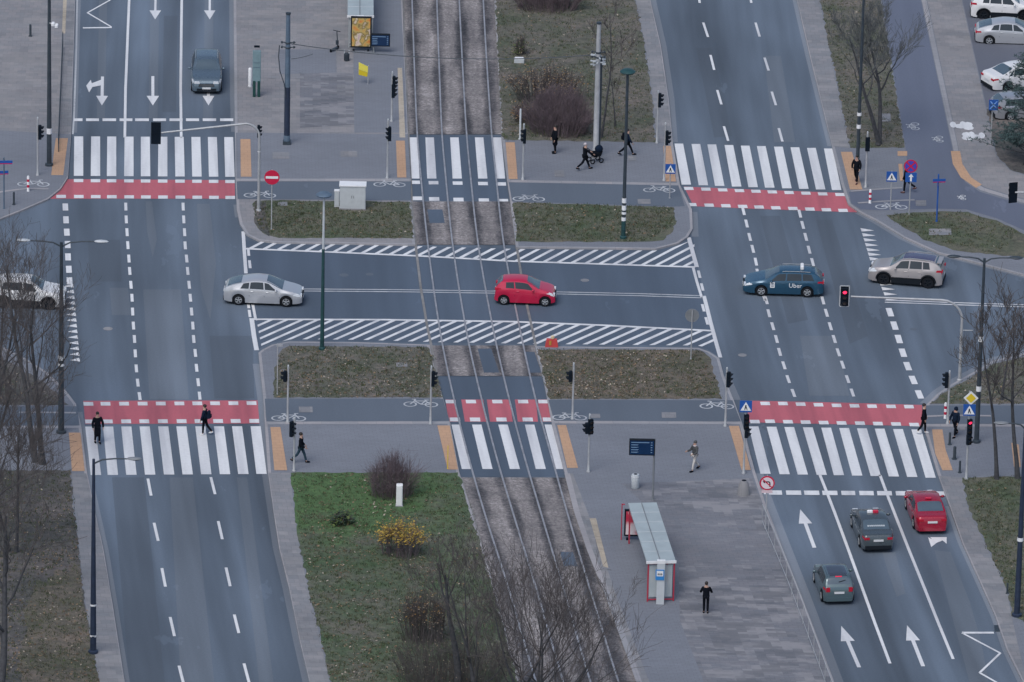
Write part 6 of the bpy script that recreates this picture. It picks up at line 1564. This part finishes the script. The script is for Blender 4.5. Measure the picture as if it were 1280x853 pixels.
def shrub(px, label, w_, h_, seed, stems, mat, leaf=None, nleaf=0, leaf_zone=(.6, 1.0), name='bare_shrub', z=ZB, lsize=.07, dome=.5, twr=.007, depth=2, dep=None, tipmin=0.0):
    """a clump of thin stems fanning from the ground; leaves where the photo has them"""
    rnd = random.Random(seed); b = G(*px, z); t = root(name, b, 0, label, 'shrub'); st = MB(); lv = MB(); dep = dep or w_ * .8; tips = []
    for i in range(stems):
        a = rnd.uniform(0, math.tau); q = math.sqrt(rnd.random()); x0, y0 = q * w_ * .40 * math.cos(a), q * dep * .40 * math.sin(a)
        x1, y1 = q * w_ * .5 * math.cos(a), q * dep * .5 * math.sin(a); lobe = 1 + .16 * math.sin(3 * a + seed * 1.7) + .12 * math.sin(5 * a + seed); x1 *= lobe; y1 *= lobe; zt_ = h_ * (1 - dome * q * q) * rnd.uniform(.74, 1.04) * (1 + .10 * math.sin(4 * a + seed)) * (1.18 if rnd.random() < .06 else 1)
        p0, p1 = Vector((x0, y0, 0)), Vector((x1, y1, zt_)); mid = p0.lerp(p1, .5) + Vector((0, 0, .1 * h_)) + Vector((rnd.gauss(0, .06), rnd.gauss(0, .06), 0))
        st.tube([p0, mid, p1], [twr * 2, twr * 1.5, twr], 3, False); tips.append(p1)
        for k in range(5 if depth > 1 else 3):
            f = rnd.uniform(.25, 1); s0 = p0.lerp(mid, f * 2) if f < .5 else mid.lerp(p1, f * 2 - 1)
            d = (p1 - mid).normalized() + Vector((rnd.gauss(0, .5), rnd.gauss(0, .5), rnd.gauss(.1, .35))); e = s0 + d * h_ * rnd.uniform(.10, .24)
            e.z = min(max(e.z, .02), h_ * 1.05); st.tube([s0, e], [twr * 1.1, twr * .8], 3, False); tips.append(e)
    st.build('stems', mat, t)
    if leaf:
        ms = leaf if isinstance(leaf, list) else [leaf]
        for i in range(nleaf):
            p = rnd.choice(tips)
            while p.z < tipmin * h_: p = rnd.choice(tips)
            f = rnd.uniform(*leaf_zone); c = Vector((p.x * (.85 + .15 * f), p.y, p.z * f)) + Vector((rnd.gauss(0, .08),) * 1 + (rnd.gauss(0, .08), rnd.gauss(0, .06)))
            a, e = rnd.uniform(0, math.tau), rnd.uniform(-.9, .9); u = Vector((math.cos(a), math.sin(a), .3 * math.sin(e))) * lsize * rnd.uniform(.6, 1.3); v = Vector((-math.sin(a) * math.cos(e), math.cos(a) * math.cos(e), math.sin(e))) * lsize * .6
            lv.cur = rnd.randrange(len(ms)); lv.add([c - u, c - v, c + u, c + v], [(0, 1, 2, 3)])
        lv.build('leaves', ms, t)
    return t
LY = pm('leaf_yellow', (.42, .30, .05), .7, 0, .2, 9); LO = pm('leaf_ochre', (.26, .15, .045), .7, 0, .2, 9); LG = pm('leaf_green', (.09, .13, .03), .7, 0, .2, 9); LP = pm('leaf_pale', (.26, .21, .16), .8, 0, .2, 9); LD = pm('leaf_dark', (.030, .060, .035), .7, 0, .2, 9); LB = pm('leaf_brown', (.13, .085, .05), .8, 0, .25, 9)
shrub((489, 619), 'rounded purple-brown bare shrub behind the slim white pillar', 2.7, 2.4, 1, 360, TWIGP, dome=.60, twr=.0045)
shrub((500, 694), 'bush with bright yellow leaves on top of dark stems on the green lawn', 2.3, 1.9, 2, 120, TWIGP, [LY, LY, LY, LO], 1700, (.80, 1.02), 'leafy_shrub', lsize=.06, dome=.40, tipmin=.50, twr=.005)
shrub((528, 800), 'straggly bush with pale withered leaves left of the lopped tree', 2.6, 2.7, 3, 170, TWIG, [LP, LO, LB], 620, (.75, 1.0), 'leafy_shrub', lsize=.055, dome=.4, tipmin=.4)
shrub((560, 872), 'dark dense shrub at the bottom edge below the lopped tree', 6.2, 3.4, 4, 380, TWIG, [LP, LB], 420, (.6, 1.0), 'dense_shrub', lsize=.045, dome=.5, twr=.005)
shrub((470, 905), 'low scrubby bush at the bottom edge of the lawn', 4.5, 2.0, 14, 200, TWIG, [LP, LB], 260, (.5, 1.0), 'dense_shrub', lsize=.045, dome=.5, twr=.004)
shrub((427, 655), 'small dark green shrub on the left part of the green lawn', 1.2, .7, 5, 50, TWIG, [LD, LD, LG], 520, (.2, 1.0), 'green_shrub', lsize=.08, dome=.6)
shrub((699, 164), 'big domed purple-brown bare shrub at the upper crossing', 4.3, 2.8, 6, 620, TWIGP, None, 0, name='bare_shrub', dome=.60, twr=.0055, dep=3.6)
shrub((686, 128), 'wide bush with pale dry leaves behind the big domed shrub', 4.6, 2.2, 7, 220, TWIG, [LP, LP, LO, LB], 1100, (.7, 1.0), 'leafy_shrub', lsize=.06, dome=.4, dep=3.0)
shrub((656, 152), 'low ochre-leaved bush behind the pale slim post', 1.6, 1.3, 8, 80, TWIG, [LO, LP, LB], 360, (.5, 1.0), 'leafy_shrub', lsize=.06)
shrub((684, 10), 'dark bare shrub cut off by the top edge of the lawn', 4.6, 2.2, 9, 360, TWIGP, None, 0, name='bare_shrub', dome=.5, dep=3)
# small conifer top and its white box on the upper lawn
b = G(649, 78, ZB); t = root('marker_box', b, 0, 'small white box on the upper lawn beside the tram bed', 'box'); m = MB(); m.rbox((0, 0, .14), (.62, .34, .28), .04); m.build('housing', PALE, t, 40); m = MB(); m.box((0, 0, .29), (.5, .25, .03)); m.build('lid', WHITEP, t)
shrub((651, 68), 'small pale green leafy shrub behind the white box on the upper lawn', .9, 1.3, 12, 40, TWIG, [LG, LG, LP], 260, (.2, 1.0), 'green_shrub', lsize=.06, dome=.8)
# pine at the right edge
rnd = random.Random(90); b = G(1283, 206, ZB); t = root('pine_tree', b, 0, 'blue-green pine beside the parked cars at the right edge', 'tree')
tr, cr = MB(), MB(); tr.tube([(0, 0, 0), (.05, 0, 2), (0, .05, 4.5), (0, 0, 7)], [.20, .16, .10, .03], 9, False)
PN = pm('pine_needles', (.030, .062, .062), .7, 0, .3, 4); PN2 = pm('pine_needles_pale', (.062, .110, .112), .7, 0, .25, 4)
for k in range(95):
    z = rnd.uniform(.5, 6.9); a = rnd.uniform(0, math.tau); ln = (1 - z / 8.2) * 3.1 * rnd.uniform(.65, 1.1) + .3; d = Vector((math.cos(a), math.sin(a), rnd.uniform(-.05, .35)))
    p0 = Vector((0, 0, z)); p1 = p0 + d * ln; tr.tube([p0, p0.lerp(p1, .5) + Vector((0, 0, -.08)), p1], [.035, .022, .01], 4, False)
    for j in range(int(8 + ln * 9)):
        f = rnd.uniform(.25, 1.03); c = p0.lerp(p1, f) + Vector((rnd.gauss(0, .16), rnd.gauss(0, .16), rnd.gauss(0, .10)))
        for q in range(9):
            u = Vector((rnd.gauss(0, 1), rnd.gauss(0, 1), rnd.gauss(.35, .8))).normalized() * rnd.uniform(.12, .24); v = u.orthogonal().normalized() * .016
            cr.cur = 0 if rnd.random() < .55 else 1; cr.add([c - v, c + v, c + u], [(0, 1, 2)])
tr.build('trunk', BARK, t, 60); cr.build('needles', [PN, PN2], t)

# fallen leaves and grass tufts: nobody could count them
def inside(poly, x, y):
    c = False; j = len(poly) - 1
    for i in range(len(poly)):
        if (poly[i][1] > y) != (poly[j][1] > y) and x < (poly[j][0] - poly[i][0]) * (y - poly[i][1]) / (poly[j][1] - poly[i][1]) + poly[i][0]: c = not c
        j = i
    return c
LAWNS = {'top': ([(619, 0), (628, 175), (819, 178), (806, 59), (794, 0)], 900, 2600), 'ul': ([(317, 252), (513, 253), (516, 298), (346, 297), (322, 285)], 220, 1500), 'ur': ([(641, 253), (842, 259), (844, 280), (811, 302), (646, 302)], 260, 1500),
         'll': ([(349, 444), (362, 433), (537, 434), (553, 497), (343, 497)], 900, 1500), 'lr': ([(672, 437), (873, 438), (897, 479), (901, 498), (687, 499)], 1200, 1500), 'park': ([(364, 592), (573, 592), (616, 736), (648, 853), (413, 853), (386, 736)], 1700, 6000),
         'left': ([(0, 589), (88, 589), (103, 731), (124, 853), (0, 853)], 900, 2200), 'soil': ([(0, 452), (84, 506), (0, 508)], 140, 200), 'ne': ([(1025, 0), (1063, 185), (1131, 185), (1101, 0)], 260, 1500), 'corner': ([(1106, 269), (1208, 265), (1275, 290), (1246, 318), (1156, 300)], 90, 900), 'se': ([(1203, 597), (1280, 595), (1280, 780), (1259, 736), (1234, 684)], 120, 1600), 'sec': ([(1176, 494), (1223, 467), (1280, 447), (1280, 505), (1162, 505)], 200, 500)}
rnd = random.Random(77); lv, gt = MB(), MB()
for nm, (poly, nl, ng) in LAWNS.items():
    x0, x1 = min(p[0] for p in poly), max(p[0] for p in poly); y0, y1 = min(p[1] for p in poly), max(p[1] for p in poly)
    cl = [(rnd.uniform(x0, x1), rnd.uniform(y0, y1)) for _ in range(14)]
    n = 0
    while n < nl:
        if rnd.random() < .6:
            c = rnd.choice(cl); x, y = rnd.gauss(c[0], 22), rnd.gauss(c[1], 9)
        else: x, y = rnd.uniform(x0, x1), rnd.uniform(y0, y1)
        n += 1
        if not inside(poly, x, y): continue
        p = G(x, y, z3 + rnd.uniform(.01, .05)); a = rnd.uniform(0, math.tau); s = rnd.uniform(.035, .085); u = Vector((math.cos(a), math.sin(a), rnd.uniform(-.3, .5))) * s; v = Vector((-math.sin(a), math.cos(a), rnd.uniform(-.3, .5))) * s * .7
        lv.cur = rnd.choice((0, 0, 1, 1, 2)); lv.add([p - u, p - v, p + u, p + v], [(0, 1, 2, 3)])
    for _ in range(ng):
        x, y = rnd.uniform(x0, x1), rnd.uniform(y0, y1)
        if not inside(poly, x, y): continue
        p = G(x, y, z1); gt.cur = rnd.choice((0, 1, 2))
        for k in range(4):
            a = rnd.uniform(0, math.tau); s = rnd.uniform(.05, .14); w_ = Vector((math.cos(a), math.sin(a), 0)) * .02; o_ = Vector((rnd.gauss(0, .07), rnd.gauss(0, .07), 0)); gt.add([p + o_ - w_, p + o_ + w_, p + o_ + Vector((rnd.gauss(0, .04), rnd.gauss(0, .04), s))], [(0, 1, 2)])
LL1, LL2, LL3 = pm('litter_tan', (.22, .16, .10), .8, 0, .3, 9), pm('litter_brown', (.12, .080, .05), .8, 0, .3, 9), pm('litter_pale', (.36, .32, .26), .8, 0, .2, 9)
GT1, GT2, GT3 = pm('grass_green', (.055, .085, .030), .9, 0, .3, 5), pm('grass_dry', (.11, .10, .060), .9, 0, .3, 5), pm('grass_dark', (.035, .055, .028), .9, 0, .3, 5)
o = lv.build('fallen_leaves', [LL1, LL2, LL3]); tagd(o, 'scattered brown and pale fallen leaves on the lawns', 'leaves', None, 'stuff')
o = gt.build('grass', [GT1, GT2, GT3]); tagd(o, 'short winter grass on the lawns and islands', 'grass', None, 'stuff')
# ---------------------------------------------------------------- light
w = bpy.data.worlds.new('World'); scene.world = w; w.use_nodes = True
nt = w.node_tree; bg = nt.nodes['Background']
sky = nt.nodes.new('ShaderNodeTexSky'); sky.sky_type = 'NISHITA'; sky.sun_disc = False
SUN_EL, SUN_AZ = R(55), R(205)
sky.sun_elevation = SUN_EL; sky.sun_rotation = SUN_AZ
sky.air_density = 1.0; sky.dust_density = 3.0; sky.ozone_density = 1.5
nt.links.new(sky.outputs[0], bg.inputs[0]); bg.inputs[1].default_value = 0.10
sl = bpy.data.lights.new('sun', 'SUN'); sl.energy = 1.1; sl.angle = R(34); sl.color = (1.0, 0.985, 0.965)
so = bpy.data.objects.new('sun', sl); COL.objects.link(so)
sd = Vector((math.sin(SUN_AZ) * math.cos(SUN_EL), math.cos(SUN_AZ) * math.cos(SUN_EL), math.sin(SUN_EL)))
so.rotation_euler = sd.to_track_quat('Z', 'Y').to_euler(); so.location = (0, 0, 200)
vs = scene.view_settings
vs.view_transform = 'Standard'; vs.look = 'None'; vs.exposure = 0.40; vs.gamma = 1.0
scene.cycles.max_bounces = 5; scene.cycles.diffuse_bounces = 3; scene.cycles.glossy_bounces = 2; scene.cycles.volume_bounces = 1
